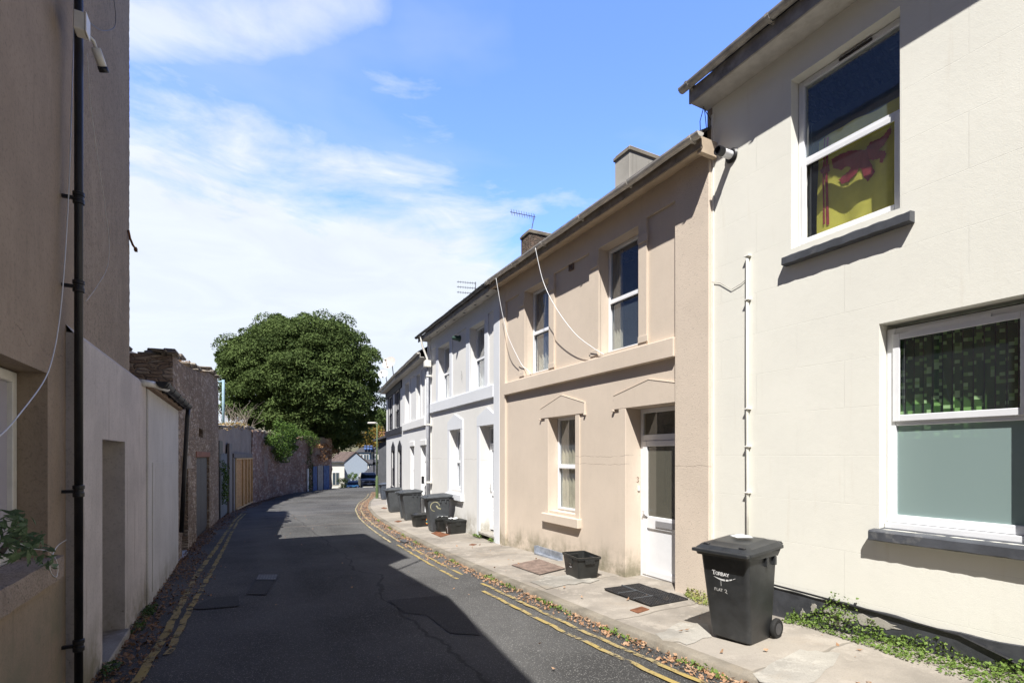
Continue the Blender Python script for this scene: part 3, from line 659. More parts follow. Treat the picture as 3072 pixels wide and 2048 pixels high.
# --- tan house
tn = fthing('tan_house', 'tan rendered terraced house with white door, between the cream and white houses', 'house', FR)
tl, tr_ = FR.hit(1521)[0], FR.hit(2033)[0]     # inner edges of the two end pilasters
wu2 = rect(FR, 1795, 760, 1915, 1075, .04); wu2[2], wu2[3] = 1.70, 3.50
wu1 = rect(FR, 1573, 900, 1646, 1100, .04); wu1[2], wu1[3] = 1.70, 3.50
wl = rect(FR, 1647, 1252, 1728, 1526); wl[2], wl[3] = -1.08, .745
dr = rect(FR, 1881, 1225, 2033, 1750); dr[2], dr[3] = -3.9, .742
shell(tn, uB, uT, -4, 4.0, [wu1, wu2, wl, dr], M_tan)
# upper storey: raised frame round recessed panels and window openings
pr_ = [FR.hit(2031, y=600)[0], FR.hit(1945)[0], 1.655, 3.55]; pc_ = [FR.hit(1773)[0], FR.hit(1666)[0], 1.655, 3.52]; pl_ = [FR.hit(1562)[0], FR.hit(1521)[0], 1.655, 3.52]
pr_[0] = tr_+.001; pl_[1] = tl-.001
trim_layer(tn, tr_, tl, 1.64, 3.93, [wu1, wu2, pr_, pc_, pl_], M_tan)
MB().box(tr_, tl, -.01, .085, 1.375, 1.645).build('string_course', M_tan, tn, bevel=.008)
MB().box(uB+.001, tr_-.0005, -.01, .06, -4, 3.93).build('pilaster', M_tan_rough, tn, bevel=.01)
MB().box(tl+.0005, uT-.001, -.01, .05, -4, 3.93).build('pilaster', M_tan, tn, bevel=.01)
for w in (wu1, wu2):
    for (a, b) in ((w[0]-.21, w[0]-.002), (w[1]+.002, w[1]+.21)):
        MB().box(a, b, .041, .062, 3.20, 3.32).build('capital', M_tan, tn, bevel=.006); MB().box(a, b, .041, .055, 1.70, 1.80).build('pilaster_base', M_tan, tn, bevel=.004)
for w in (wu1, wu2): window(tn, w[0]+.004, w[1]-.004, w[2]+.004, w[3]-.004, -.17, 2.61, w=.05, sw=.04)
window(tn, wl[0]+.004, wl[1]-.004, wl[2]+.004, wl[3]-.004, -.20, -.20, w=.05, sw=.04)
MB().box(wl[0]-.17, wl[1]+.17, -.19, .085, -1.31, -1.135).build('sill', M_tan, tn, bevel=.012)
MB().box(wl[0]-.0, wl[1]+.0, -.26, -.19, -1.2, -1.085).build('sill_upstand', M_tan, tn)
ap = FR.hit(1688)[0]; hl = FR.hit(1624)[0]; hr = FR.hit(1757)[0]
mb = MB(); mb.prism([(hr, .745), (hl, .745), (hl, .94), (ap, 1.145), (hr, .94)], -.01, .03); mb.build('window_hood', M_tan, tn, bevel=.006)
mb = MB(); mb.tube([(hr, .03, .94), (ap, .03, 1.145), (hl, .03, .94)], .007, 5); mb.build('hood_moulding', M_tan, tn)
for a in (hl, hr): MB().box(a-.02, a+.02, -.01, .045, .712, .745).build('corbel', M_tan, tn, bevel=.006)
for (a, b) in ((wl[0]-.13, wl[0]-.001), (wl[1]+.001, wl[1]+.13)): MB().box(a, b, -.01, .022, -1.134, .744).build('architrave', M_tan, tn, bevel=.004)
dl = FR.hit(1844)[0]; da = FR.hit(1950)[0]
mb = MB(); mb.prism([(tr_+.001, .745), (dl, .745), (dl, .97), (da, 1.135), (tr_+.001, 1.02)], -.01, .03); mb.build('door_hood', M_tan, tn, bevel=.006)
mb = MB(); mb.tube([(tr_+.01, .03, 1.02), (da, .03, 1.135), (dl, .03, .97)], .007, 5); mb.build('hood_moulding', M_tan, tn)
MB().box(dl-.02, dl+.03, -.01, .045, .712, .745).build('corbel', M_tan, tn, bevel=.006)
MB().box(dr[1]+.001, dr[1]+.17, -.01, .03, -2.6, .744).build('architrave', M_tan, tn, bevel=.006)
# door set back in its reveal
VD = -.275
fdl, _ = FR.hit(1921, v=VD); zth = -1.93
dz = {'ft': .70, 'fb': rows(FR, 1931, 1304, VD), 'lt': rows(FR, 1940, 1322, VD)}
fr_ = MB(); fr_.box(dr[0]+.002, dr[0]+.06, VD-.06, VD, zth, dr[3]-.002); fr_.box(dr[1]-.06, dr[1]-.002, VD-.06, VD, zth, dr[3]-.002)
fr_.box(dr[0]+.0605, dr[1]-.0605, VD-.06, VD, dr[3]-.07, dr[3]-.003); fr_.box(dr[0]+.0605, dr[1]-.0605, VD-.06, VD-.001, dz['lt']+.004, dz['fb']); fr_.box(dr[0]+.0605, dr[1]-.0605, VD-.06, VD, zth, zth+.05)
door_frame = fr_.build('door_frame', M_upvc, tn, bevel=.004)
MB().quad((dr[1]-.06, VD-.03, dz['fb']), (dr[0]+.06, VD-.03, dz['fb']), (dr[0]+.06, VD-.03, dr[3]-.07), (dr[1]-.06, VD-.03, dr[3]-.07)).build('fanlight', M_glassd, door_frame)
a, b = dr[0]+.062, dr[1]-.062; zt = dz['lt']; z_m = rows(FR, 1945, 1547, VD)
lf = MB(); lf.box(a, a+.095, VD-.04, VD+.012, zth+.052, zt); lf.box(b-.095, b, VD-.04, VD+.012, zth+.052, zt)
lf.box(a+.0955, b-.0955, VD-.04, VD+.012, zt-.085, zt); lf.box(a+.0955, b-.0955, VD-.04, VD+.012, z_m-.19, z_m); lf.box(a+.0955, b-.0955, VD-.04, VD+.012, zth+.052, zth+.15)
door = lf.build('door', M_upvc, tn, bevel=.006)
MB().box(a+.09, b-.09, VD-.03, VD-.012, zth+.145, z_m-.185).build('door_panel', M_upvc, door)
MB().quad((b-.09, VD-.02, z_m-.005), (a+.09, VD-.02, z_m-.005), (a+.09, VD-.02, zt-.08), (b-.09, VD-.02, zt-.08)).build('pane', M_glassd, door)
MB().box(a+.12, b-.30, VD+.013, VD+.028, z_m-.15, z_m-.05).build('letterbox', plain('letterbox_metal', (.42, .42, .44), .4, .05, metallic=.5), door, bevel=.005)
h = MB(); h.box(b-.065, b-.03, VD+.013, VD+.022, z_m-.02, z_m+.2); h.tube([(b-.048, VD+.02, z_m+.08), (b-.048, VD+.06, z_m+.08), (b-.17, VD+.06, z_m+.08)], .011, 6); h.build('handle', M_upvc, door, bevel=.003)
MB().box(dr[0]+.001, dr[1]+.04, VD-.05, .03, zth-.06, zth-.002).build('door_step', M_upvc, tn, bevel=.008)
MB().box(dr[0]+.001, dr[1]-.002, -.28, -.02, -2.4, zth-.061).build('step_riser', M_plinth, tn)
# eaves of the tan house
MB().add([(uB-.018, .001, 3.93), (uT, -.001, 3.93), (uT, .30, 3.845), (uB-.018, .30, 3.845), (uB-.018, .001, 3.96), (uT, -.001, 3.96), (uT, .30, 3.875), (uB-.018, .30, 3.875)], [(0, 1, 2, 3), (4, 7, 6, 5)]).build('soffit', M_tansoff, tn)
MB().box(uB-.10, uT, .30, .325, 3.835, 3.965).build('fascia', M_tanfascia, tn, bevel=.003)
MB().box(uB-.085, uB-.02, .002, .299, 3.80, 4.0).build('eave_end_board', M_tansoff, tn, bevel=.004)
M_gutw = plain('off_white_gutter', (.62, .59, .54), .5, .1, .4, dirt=((.25, .22, .18), .5))
gutter(tn, uB-.14, uT-.0, .325+.06, 3.99, .058, M_gutw, 1.1)
roof(tn, uB+.001, uT, 4.11, .37, 7, 2.0, M_slate)
# vent
uv, zv = FR.hit(1716, 797, .0)
vt = MB(); bars(vt, uv-.07, uv+.07, zv-.09, zv+.09, .022, .0, .035); vt.box(uv-.05, uv+.05, .0, .008, zv-.07, zv+.07); vt.box(uv-.008, uv+.008, .009, .02, zv-.07, zv+.07)
vt.build('air_vent', plain('brown_vent', (.20, .15, .12), .7), tn, bevel=.003)
# number 3 and doorbell on the far door jamb
def stroke(mb, pts, w, fn, off=.0015):
    for (a, b) in zip(pts[:-1], pts[1:]):
        a, b = Vector(a), Vector(b); d = (b-a); L_ = d.length
        if L_ < 1e-6: continue
        d /= L_; n = Vector((-d.y, d.x)); a2, b2 = a-d*w*.25, b+d*w*.25
        mb.quad(*[fn(q.x, q.y, off) for q in (a2-n*w/2, b2-n*w/2, b2+n*w/2, a2+n*w/2)])
un, zn = FR.hit(1926, 1440, -.25)
mb = MB(); stroke(mb, [(-.02, .04), (.0, .05), (.02, .035), (.0, .01), (.022, -.015), (0, -.035), (-.022, -.025)], .010, lambda x, y, o: (dr[1]-.001-o, -.22-x*.9, zn+y))
mb.build('house_number', plain('brown_number', (.2, .1, .06), .6), tn)
MB().box(dr[1]-.02, dr[1]-.001, -.25, -.21, zn-.17, zn-.09).build('doorbell', M_offw, tn, bevel=.004)
# damp patch: lead upstand
pa = FR.hit(1616, 1700)[0]; g0 = FR.hit(1690, 1700)[0]
def wb(u): return zpave(u)
ld = MB(); ld.box(g0, pa, .001, .02, zpave(pa)-.02, zpave(pa)+.16); ld.box(g0, pa, .0205, .10, zpave(pa)+.0, zpave(pa)+.035); ld.box(pa, pa+.02, .001, .10, zpave(pa)-.02, zpave(pa)+.17)
tag(MB().build('x', None) if False else ld.build('lead_flashing', plain('weathered_lead', (.36, .39, .44), .45, .2, metallic=.4), bevel=.004), 'bluish lead upstand at the foot of the tan wall behind the black box', 'flashing')
bpy.data.objects['lead_flashing'].matrix_world = Matrix.Translation(FR.o) @ Matrix.Rotation(FR.ang, 4, 'Z')
# --- white house A
wa = fthing('white_house', 'white terraced house with pale grey trim, next to the tan house', 'house', FA)
LA_ = FA.len
aw2 = rect(FA, 1408, 970, 1453, 1169, .03); aw2[2], aw2[3] = 1.74, 3.42
aw1 = rect(FA, 1314, 1030, 1348, 1180, .03); aw1[2], aw1[3] = 1.74, 3.42
awl = rect(FA, 1351, 1291, 1384, 1450); awl[2], awl[3] = -.98, .74
ad = rect(FA, 1441.5, 1279, 1488, 1590); ad[2], ad[3] = -3.9, .75
shell(wa, 0.001, LA_, -4.5, 3.95, [aw1, aw2, awl, ad], M_white)
pr0 = FA.hit(1486)[0]; pl0 = FA.hit(1294)[0]
trim_layer(wa, pr0, pl0, 1.70, 3.85, [aw1, aw2, [aw2[1]+.26, aw1[0]-.22, 1.72, 3.5], [pr0+.001, aw2[0]-.22, 1.72, 3.5], [aw1[1]+.22, pl0-.001, 1.72, 3.5]], M_greytrim, .03)
MB().box(pr0, pl0, -.01, .07, 1.40, 1.70).build('string_course', M_greytrim, wa, bevel=.008)
MB().box(0.002, pr0-.0005, -.01, .05, -4, 3.85).build('pilaster', M_greytrim, wa, bevel=.008)
MB().box(pl0+.0005, LA_-.002, -.01, .05, -4, 3.85).build('pilaster', M_white, wa, bevel=.008)
for w in (aw1, aw2): window(wa, w[0]+.004, w[1]-.004, w[2]+.004, w[3]-.004, -.17, 2.58, w=.05, sw=.04)
window(wa, awl[0]+.004, awl[1]-.004, awl[2]+.004, awl[3]-.004, -.20, -.17, w=.05, sw=.04)
for (w, b) in ((awl, -1.1), (ad, -3.)):
    m = (w[0]+w[1])/2; e = .18
    MB().prism([(max(w[0]-e, pr0+.001), .751), (w[1]+e, .751), (w[1]+e, 1.0), (m, 1.2), (max(w[0]-e, pr0+.001), 1.0)], -.01, .035).build('hood', M_greytrim, wa, bevel=.006)
    for (a, c) in ((max(w[0]-e, pr0+.001), w[0]-.001), (w[1]+.001, w[1]+e)): MB().box(a, c, -.01, .03, b, .75).build('architrave', M_greytrim, wa, bevel=.005)
MB().box(awl[0]-.2, awl[1]+.2, -.19, .09, -1.28, -1.10).build('sill', M_greytrim, wa, bevel=.01)
def panel_door(parent, d, v, zth, ztop, zleaf, mat=M_upvc, glass=True):
    f = MB(); f.box(d[0]+.002, d[0]+.06, v-.06, v, zth, ztop); f.box(d[1]-.06, d[1]-.002, v-.06, v, zth, ztop); f.box(d[0]+.0605, d[1]-.0605, v-.06, v, ztop-.06, ztop-.001); f.box(d[0]+.0605, d[1]-.0605, v-.06, v-.001, zleaf, zleaf+.06)
    fo = f.build('door_frame', mat, parent, bevel=.004)
    MB().quad((d[1]-.06, v-.03, zleaf+.06), (d[0]+.06, v-.03, zleaf+.06), (d[0]+.06, v-.03, ztop-.06), (d[1]-.06, v-.03, ztop-.06)).build('fanlight', M_glass, fo)
    l = MB(); a, b = d[0]+.062, d[1]-.062; zm = zth+1.0; w = .11
    l.box(a, a+w, v-.04, v+.01, zth+.04, zleaf-.003); l.box(b-w, b, v-.04, v+.01, zth+.04, zleaf-.003); l.box(a+w+.0005, b-w-.0005, v-.04, v+.01, zleaf-.12, zleaf-.003)
    l.box(a+w+.0005, b-w-.0005, v-.04, v+.01, zm-.1, zm+.02); l.box(a+w+.0005, b-w-.0005, v-.04, v+.01, zth+.04, zth+.2)
    do = l.build('door', mat, parent, bevel=.005)
    for (z0, z1) in ((zth+.25, zth+.55), (zth+.6, zm-.13)): MB().box(a+w+.03, b-w-.03, v-.03, v-.002, z0, z1).build('door_panel', mat, do, bevel=.012)
    MB().box(a+w, b-w, v-.05, v-.031, zth+.19, zm-.09).build('door_panel', mat, do)
    MB().quad((b-w+.005, v-.02, zm+.01), (a+w-.005, v-.02, zm+.01), (a+w-.005, v-.02, zleaf-.11), (b-w+.005, v-.02, zleaf-.11)).build('pane', M_glass if glass else mat, do)
    hh = MB(); hh.box(b-.07, b-.04, v+.011, v+.02, zm, zm+.2); hh.tube([(b-.055, v+.02, zm+.1), (b-.055, v+.06, zm+.1), (b-.17, v+.06, zm+.1)], .011, 6); hh.build('handle', plain('steel', (.5, .5, .5), .3, .05, metallic=.8), do)
    MB().box(d[0]-.02, d[1]+.02, v-.03, .06, zth-.06, zth-.001).build('door_step', M_newcon, parent, bevel=.008)
    return do
panel_door(wa, ad, -.25, -1.93, .745, .26)
MB().box(0, LA_+.1, -.001, .31, 3.85, 3.87).build('soffit', M_soffit, wa)
MB().box(0, LA_+.1, .31, .335, 3.80, 3.94).build('fascia', M_fascia, wa)
for i in range(7): MB().lathe([(.035, -.004), (.035, .0)], (.5+i*.8, .14, 3.848), 12).build('soffit_vent', M_black, wa)
gutter(wa, .0, LA_+.12, .395, 3.97, .056, plain('dark_gutter', (.10, .10, .105), .5, .2, dirt=((.3, .28, .24), .4)), 1.2)
roof(wa, 0, LA_+.1, 4.08, .38, 7, 2.0, M_slate)
ul, zl = FA.hit(1377, 1015, .03)
bl = thing('bulkhead_lamp', 'small dark green dome lamp between the upper windows of the white house', 'wall lamp', FA.W(ul, 0.0, zl), FA.ang)
autosmooth(MB().lathe([(.09, 0), (.09, .03), (.07, .06)], axis='y').build('base', plain('dark_green_metal', (.03, .07, .055), .5), bl)); autosmooth(MB().lathe([(.07, .06), (.075, .10), (.06, .2), (.02, .24)], axis='y').build('lamp_shade', MATS['dark_green_metal'], bl))
# graffiti mark drawn between the windows
ug, zg = FA.hit(1385, 1125, .03)
mb = MB(); stroke(mb, [(.0, -.12), (.03, -.02), (-.02, .03), (0, .09), (.05, .12)], .02, lambda x, y, o: (ug+x, .033+o, zg+y)); mb.build('graffiti_mark', plain('grey_mark', (.35, .34, .32), .8), wa)
# --- white house B
wb_ = fthing('small_white_house', 'narrow plain white terraced house with open upper windows, lower than its neighbour', 'house', FB)
LB_ = FB.len; DZ = -.36
def rcl(fr, L, Rr, z0, z1): return [fr.hit(Rr)[0], fr.hit(L)[0], z0, z1]
bw2 = rcl(FB, 1252, 1263, 1.36, 2.98); bw1 = rcl(FB, 1217, 1229.5, 1.36, 2.98); bwl = rcl(FB, 1231.5, 1242, -1.35, .365); bd = rcl(FB, 1263, 1277.7, -4, .365)
shell(wb_, 0.001, LB_, -5, 3.4, [bw1, bw2, bwl, bd], M_whiteB)
b0, b1 = FB.hit(1278)[0], FB.hit(1210)[0]
MB().box(b0, b1, -.01, .06, 1.04, 1.32).build('string_course', M_whiteB, wb_, bevel=.008)
trim_layer(wb_, b0, b1, 1.322, 3.3, [bw1, bw2, [bw2[1]+.22, bw1[0]-.22, 1.36, 3.05], [b0+.001, bw2[0]-.2, 1.36, 3.05]], M_whiteB, .035)
for w in (bw1, bw2):
    f = window(wb_, w[0]+.004, w[1]-.004, w[2]+.004, w[3]-.004, -.17, 2.15, w=.05, sw=.04, lower_sash=False)
    s = MB(); bars(s, w[0]+.06, w[1]-.06, 0, .72, .04, 0, .03); so = s.build('sash', M_upvc, f); so.location = (0, -.15, 2.14); 
    for vv in so.data.vertices: vv.co.z -= .72
    so.rotation_euler = (R(-14), 0, 0)
window(wb_, bwl[0]+.004, bwl[1]-.004, bwl[2]+.004, bwl[3]-.004, -.12, -.5, w=.05, sw=.04)
panel_door(wb_, bd, -.12, -2.2, .36, -.1, glass=False)
for w in (bwl, bd): MB().box(w[0]-.1, w[1]+.1, -.01, .03, .366, .55).build('lintel', M_whiteB, wb_, bevel=.005)
um, zm_ = FB.hit(1271, 1439, .0)
MB().box(um-.09, um+.09, .0, .06, zm_-.13, zm_+.13).build('meter_box', M_black, wb_, bevel=.006)
MB().box(0, LB_, -.001, .27, 3.3, 3.32).build('soffit', M_soffit, wb_)
MB().box(0, LB_, .27, .295, 3.29, 3.44).build('fascia', M_fascia, wb_)
gutter(wb_, .0, LB_, .355, 3.46, .056, M_gutw, 1.2); roof(wb_, 0.102, LB_, 3.58, .33, 7, 2.0, M_slate)
# --- house C
hc = fthing('black_trimmed_house', 'white terraced house with black window surrounds at the end of the row', 'house', FC)
LC_ = FC.len
cw = [rcl(FC, 1167, 1177, 1.3, 2.95), rcl(FC, 1187, 1199, 1.3, 2.95), rcl(FC, 1176, 1184, -1.5, .25), rcl(FC, 1195.5, 1205, -4, .25)]
cw[3][0] = max(cw[3][0], .15)
shell(hc, 0.001, LC_, -5, 3.4, cw, M_whiteB)
MB().box(.001, LC_, -.01, .07, 1.0, 1.26).build('string_course', M_blacktrim, hc)
for w in cw[:2]:
    for (a, b) in ((w[0]-.16, w[0]-.001), (w[1]+.001, w[1]+.12)): MB().box(a, b, -.01, .03, 1.261, 2.97).build('window_surround', M_blacktrim, hc)
    window(hc, w[0]+.004, w[1]-.004, w[2]+.004, w[3]-.004, -.03, 2.1, w=.05, sw=.04, mat=M_blacktrim)
MB().box(.001, LC_, -.01, .05, 2.971, 3.3).build('frieze', M_blacktrim, hc)
for k, w in enumerate(cw[2:]):
    m = (w[0]+w[1])/2; zb = w[2] if k == 0 else -2.6
    MB().prism([(w[0]-.1, .251), (w[1]+.1, .251), (w[1]+.1, .42), (m, .68), (w[0]-.1, .42)], -.01, .03).build('hood', M_blacktrim, hc)
    for (a, b) in ((w[0]-.1, w[0]-.001), (w[1]+.001, w[1]+.1)): MB().box(a, b, -.01, .03, zb, .25).build('window_surround' if k == 0 else 'door_surround', M_blacktrim, hc)
window(hc, cw[2][0]+.004, cw[2][1]-.004, cw[2][2]+.004, cw[2][3]-.004, -.03, -.6, w=.05, sw=.04, mat=M_blacktrim)
MB().box(cw[2][0]-.1, cw[2][1]+.1, -.01, .06, -1.75, -1.51).build('sill', M_blacktrim, hc)
panel_door(hc, cw[3], -.04, -2.35, .245, -.2, mat=M_blacktrim)
MB().box(0, LC_+.15, -.001, .27, 3.3, 3.32).build('soffit', M_soffit, hc); MB().box(0, LC_+.15, .27, .295, 3.29, 3.44).build('fascia', M_gutw, hc)
gutter(hc, .0, LC_+.2, .355, 3.46, .056, M_gutw, 1.2); roof(hc, 0, LC_+.15, 3.58, .33, 7, 2.0, M_slate)
# downpipe and hopper where A meets B
ud = FB.hit(1283, v=.12)[0]
dp = MB().tube([(ud, .12, 2.95), (ud, .12, .6), (ud, .12, -2.35)], .04, 10).build('downpipe', plain('grey_downpipe', (.30, .31, .34), .5), wb_, True)
for z in (2.6, 1.0, -.9): MB().box(ud-.055, ud+.055, .0, .165, z, z+.05).build('pipe_bracket', M_offw, dp)
MB().box(ud-.13, ud+.1, .02, .24, 2.9, 3.12).build('hopper', M_offw, dp, bevel=.02)
MB().tube([(ud-.05, .355, 3.95), (ud-.02, .33, 3.75), (ud, .3, 3.6), (ud, .14, 3.2), (ud, .12, 3.05)], .035, 8).build('swan_neck', M_offw, dp, True)

# chimneys: parts of the houses they stand on
def chimney(parent, fr, u0, u1, v0, v1, z0, z1, mat, pots=0):
    c = MB().box(u0, u1, v0, v1, z0, z1).build('chimney', mat, parent, bevel=.01)
    MB().box(u0-.03, u1+.03, v0-.03, v1+.03, z1-.10, z1-.02).build('chimney_cap', M_kerb, c, bevel=.015)
    MB().box(u0-.0, u1+.0, v0-.0, v1+.0, z1-.019, z1+.03).build('flaunching', M_newcon, c, bevel=.02)
    return c
M_chim = render_wall('chimney_render', (.40, .38, .34), grain=50, gstr=.6, mottled=.2, stain=(.12, .11, .09), stain_amt=1.3)
M_chimb = stone_mat('chimney_brick', ((.20, .13, .10), (.15, .13, .11), (.28, .2, .15)), 9, (.2, .18, .15), strata=2.5)
def chpos(fr, x, y, v):  # near road-side corner
    return fr.hit(x, y, v)
cu, cz = FR.hit(1889, 452, -1.61); cu2, _ = FR.hit(1848, 452, -1.61)
chimney(tn, FR, cu, cu2+.04, -2.7, -1.61, 4.4, cz+.10, M_chim)
cu, cz = FA.hit(1588, 699, -1.5); cu2, _ = FA.hit(1562, 699, -1.5)
chimney(wa, FA, max(cu, .05), max(cu, .05)+.5, -2.25, -1.5, 4.4, cz+.10, M_chimb)
ch2 = FA.W(max(cu, .05)+.25, -1.6, cz)

# aerials
M_alu = plain('aerial_metal', (.22, .22, .23), .4, .1, metallic=.6)
def aerial(base, top, boom_a, boom_b, n, label, elem=.18):
    a = thing('tv_aerial', label, 'aerial', base)
    MB().tube([(0, 0, 0), top-base], .014, 6).build('mast', M_alu, a)
    d = (boom_b-boom_a)
    m = MB(); m.tube([boom_a-base, boom_b-base], .010, 5)
    perp = d.normalized().cross(Vector((0, 0, 1))).normalized()
    for i in range(n):
        p = boom_a+d*(i+.5)/n-base; m.tube([p-Vector((0, 0, elem/2)) - perp*.02, p+Vector((0, 0, elem/2)) + perp*.02], .006, 4)
    m.build('antenna_boom', M_alu, a); return a
Z2 = ch2.y
t0 = at(1593, 700, Z2); t1 = at(1603, 645, Z2)
aerial(t0, t1, at(1606, 651, Z2+.15), at(1531, 636, Z2-.5), 10, 'tv aerial with one boom on the brick chimney above the tan gutter')
Z3 = 17.5; b0_ = at(1425, 905, Z3); ar = thing('tv_aerial', 'tv aerial with three stacked booms behind the white house roof', 'aerial', b0_)
MB().tube([(0, 0, 0), at(1427, 846, Z3)-b0_], .014, 6).build('mast', M_alu, ar)
for y in (848, 863, 879):
    m = MB(); A, B = at(1428, y+2, Z3+.1), at(1371, y-3, Z3-.5); m.tube([A-b0_, B-b0_], .009, 4)
    for i in range(8): p = A+(B-A)*(i+.5)/8-b0_; m.tube([p-Vector((0, .03, .05)), p+Vector((0, .03, .05))], .006, 4)
    m.build('antenna_boom', M_alu, ar)
# satellite dishes
def dish(c, r, normal, mat, label, arm_mat):
    t = thing('satellite_dish', label, 'satellite dish', c); q = Vector(normal).to_track_quat('Z', 'Y'); t.rotation_euler = q.to_euler()
    prof = [(r*k/6, .22*r*(k/6)**2) for k in range(1, 7)]
    prof = [(r*.001, 0)] + prof + [(r*1.02, .22*r+.004), (r*.98, .22*r-.012)] + [(r*k/6, .22*r*(k/6)**2-.012) for k in range(5, 0, -1)]
    autosmooth(MB().lathe(prof, n=28).build('reflector', mat, t), 30)
    m = MB(); m.tube([(0, -r*.9, .2*r), (0, -r*.25, r*1.0)], .012, 5); m.build('arm', arm_mat, t)
    autosmooth(MB().lathe([(.03, 0), (.045, .05), (.045, .12), (.02, .14)], (0, -r*.22, r*.93), 12).build('receiver', M_gutw, t))
    inv = q.inverted(); d = inv @ Vector((0.15, .25, -r-.45)); m = MB(); m.tube([(0, 0, -.02), inv @ Vector((.1, .12, -.1)), d], .02, 6); m.build('mount_pole', arm_mat, t)
    return t
zc = 23.2
pA = FC.hit(1169, 1091, .35)
M_rustdish = plain('rusty_dish', (.55, .50, .46), .6, .1, dirt=((.36, .16, .09), .8), scale=2.2)
dish(at(1169, 1090, 24.2), .33, (-.35, -1, .55), M_rustdish, 'large rusty satellite dish above the gutter at the end of the terrace', M_alu)
dish(at(1150, 1121, 25.5), .25, (-.1, -1, .35), plain('pale_dish', (.56, .58, .60), .6, .08), 'smaller pale grey satellite dish left of the rusty one', M_alu)

# hanging cables on the tan wall
def cable(pts, r, mat, label, cat='cable', steps=10):
    pts = [Vector(p) for p in pts]; out = []
    for i in range(len(pts)-1):
        p0, p1, p2, p3 = pts[max(i-1, 0)], pts[i], pts[i+1], pts[min(i+2, len(pts)-1)]
        for k in range(steps):
            t = k/steps; out.append(.5*((2*p1)+(-p0+p2)*t+(2*p0-5*p1+4*p2-p3)*t*t+(-p0+3*p1-3*p2+p3)*t**3))
    out.append(pts[-1]); return tag(MB().tube(out, r, 6).build('cable', mat, None, True), label, cat)
def fp(fr, x, y, v): u, z = fr.hit(x, y, v); return fr.W(u, v, z)
cable([fp(FR, 1606, 744, .45), fp(FR, 1630, 845, .36), fp(FR, 1669, 925, .28), fp(FR, 1725, 1000, .18), fp(FR, 1779, 1043, .10), fp(FR, 1812, 1063, .06)], .006, M_upvc, 'white cable looping from the tan gutter down to the larger upper window')
cable([fp(FR, 1488, 834, .45), fp(FR, 1506, 935, .34), fp(FR, 1525, 1010, .24), fp(FR, 1555, 1075, .12), fp(FR, 1570, 1100, .06), fp(FR, 1580, 1107, .05), fp(FR, 1592, 1121, .05)], .006, M_upvc, 'white cable from the roof end of the tan house down to its left upper window')
# ------------------------------------------------------------------ left-hand side
FL = Frame(SD(0, -1.2), SD(-10, -1.2))        # local x runs back towards the camera
lt = fthing('tall_house', 'tall shaded buff rendered house at the left edge with a black downpipe', 'house', FL)
uC = FL.hit(392)[0]; uJ = FL.hit(236)[0]; uW = FL.hit(143)[0]
zwt = FL.hit(143, 1120)[1]; zws = FL.hit(128, 1682)[1]
win = [uW, uW+1.25, zws, zwt]
mb = MB(); wall_holes(mb, uJ+.001, 10, -4, 3.4, 0, -.3, [win])
mb.prism([(uJ+.001, 3.401), (10, 3.401), (10, 4.9), (.3, 5.15), (-2.3, 5.97), (uJ+.001, 5.72)], -.3, 0)
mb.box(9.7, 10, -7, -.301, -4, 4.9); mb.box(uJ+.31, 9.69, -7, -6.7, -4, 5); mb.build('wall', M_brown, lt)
# rough rendered end bay, its face a little uneven
mb = MB(); n = 14; m = 150; rr = random.Random(6)
for i in range(n+1):
    for j in range(m+1):
        u = uC+(uJ-uC)*i/n; z = .86+4.89*j/m; mb.v.append((u + (.003*math.sin(z*9)+rr.uniform(-.006, .004) if i == 0 else 0), -.012+.0015*math.sin(u*7+z*3)+rr.uniform(-.002, .002), z))
for i in range(n):
    for j in range(m): a = i*(m+1)+j; mb.f.append((a, a+m+1, a+m+2, a+1))
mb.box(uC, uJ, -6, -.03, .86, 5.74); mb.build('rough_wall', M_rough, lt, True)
mb = MB(); mb.box(-9.25, -4.7, -7, -.7, -4, 8.2); mb.build('shadow_block', M_brown, lt)  # unseen block added behind, sized to cast the far shadow on the road
mb = MB(); mb.box(-9.3, -4.65, -7.05, -.65, 8.201, 8.3); mb.build('shadow_block_top', M_slate, lt)
mb = MB(); mb.add([(uJ+.3, -.3, 5.1), (10, -.3, 4.8), (10, -4, 7.2), (uJ+.3, -4, 7.2), (10, -7, 4.8), (uJ+.3, -7, 5.1)], [(0, 1, 2, 3), (3, 2, 4, 5)]); mb.build('roof', M_slate, lt)
lw = MB(); bars(lw, win[0]+.005, win[1]-.005, win[2]+.01, win[3]-.01, .07, -.24, -.16); lw = lw.build('window', M_offw, lt, bevel=.004)
MB().quad((win[1]-.07, -.19, win[2]+.07), (win[0]+.07, -.19, win[2]+.07), (win[0]+.07, -.19, win[3]-.07), (win[1]-.07, -.19, win[3]-.07)).build('pane', glass_mat('screened_glass', (.7, .7, .7), .3, .8, (.55, .53, .60)), lw)
sl = MB(); n = 20; rr = random.Random(5)
for i in range(n+1):
    u = uW-.13+(1.55)*i/n
    for (v, z) in ((-.14, zws+.02), (.055+rr.uniform(-.004, .004), zws-.005), (.06, zws-.03), (.055+rr.uniform(-.004, .004), zws-.16), (.0, zws-.17)): sl.v.append((u, v, z))
for i in range(n):
    for k in range(4): a = i*5+k; sl.f.append((a, a+5, a+6, a+1))
sl.f.append(tuple(range(5))); autosmooth(sl.build('sill', M_stonegrey, lt), 30)
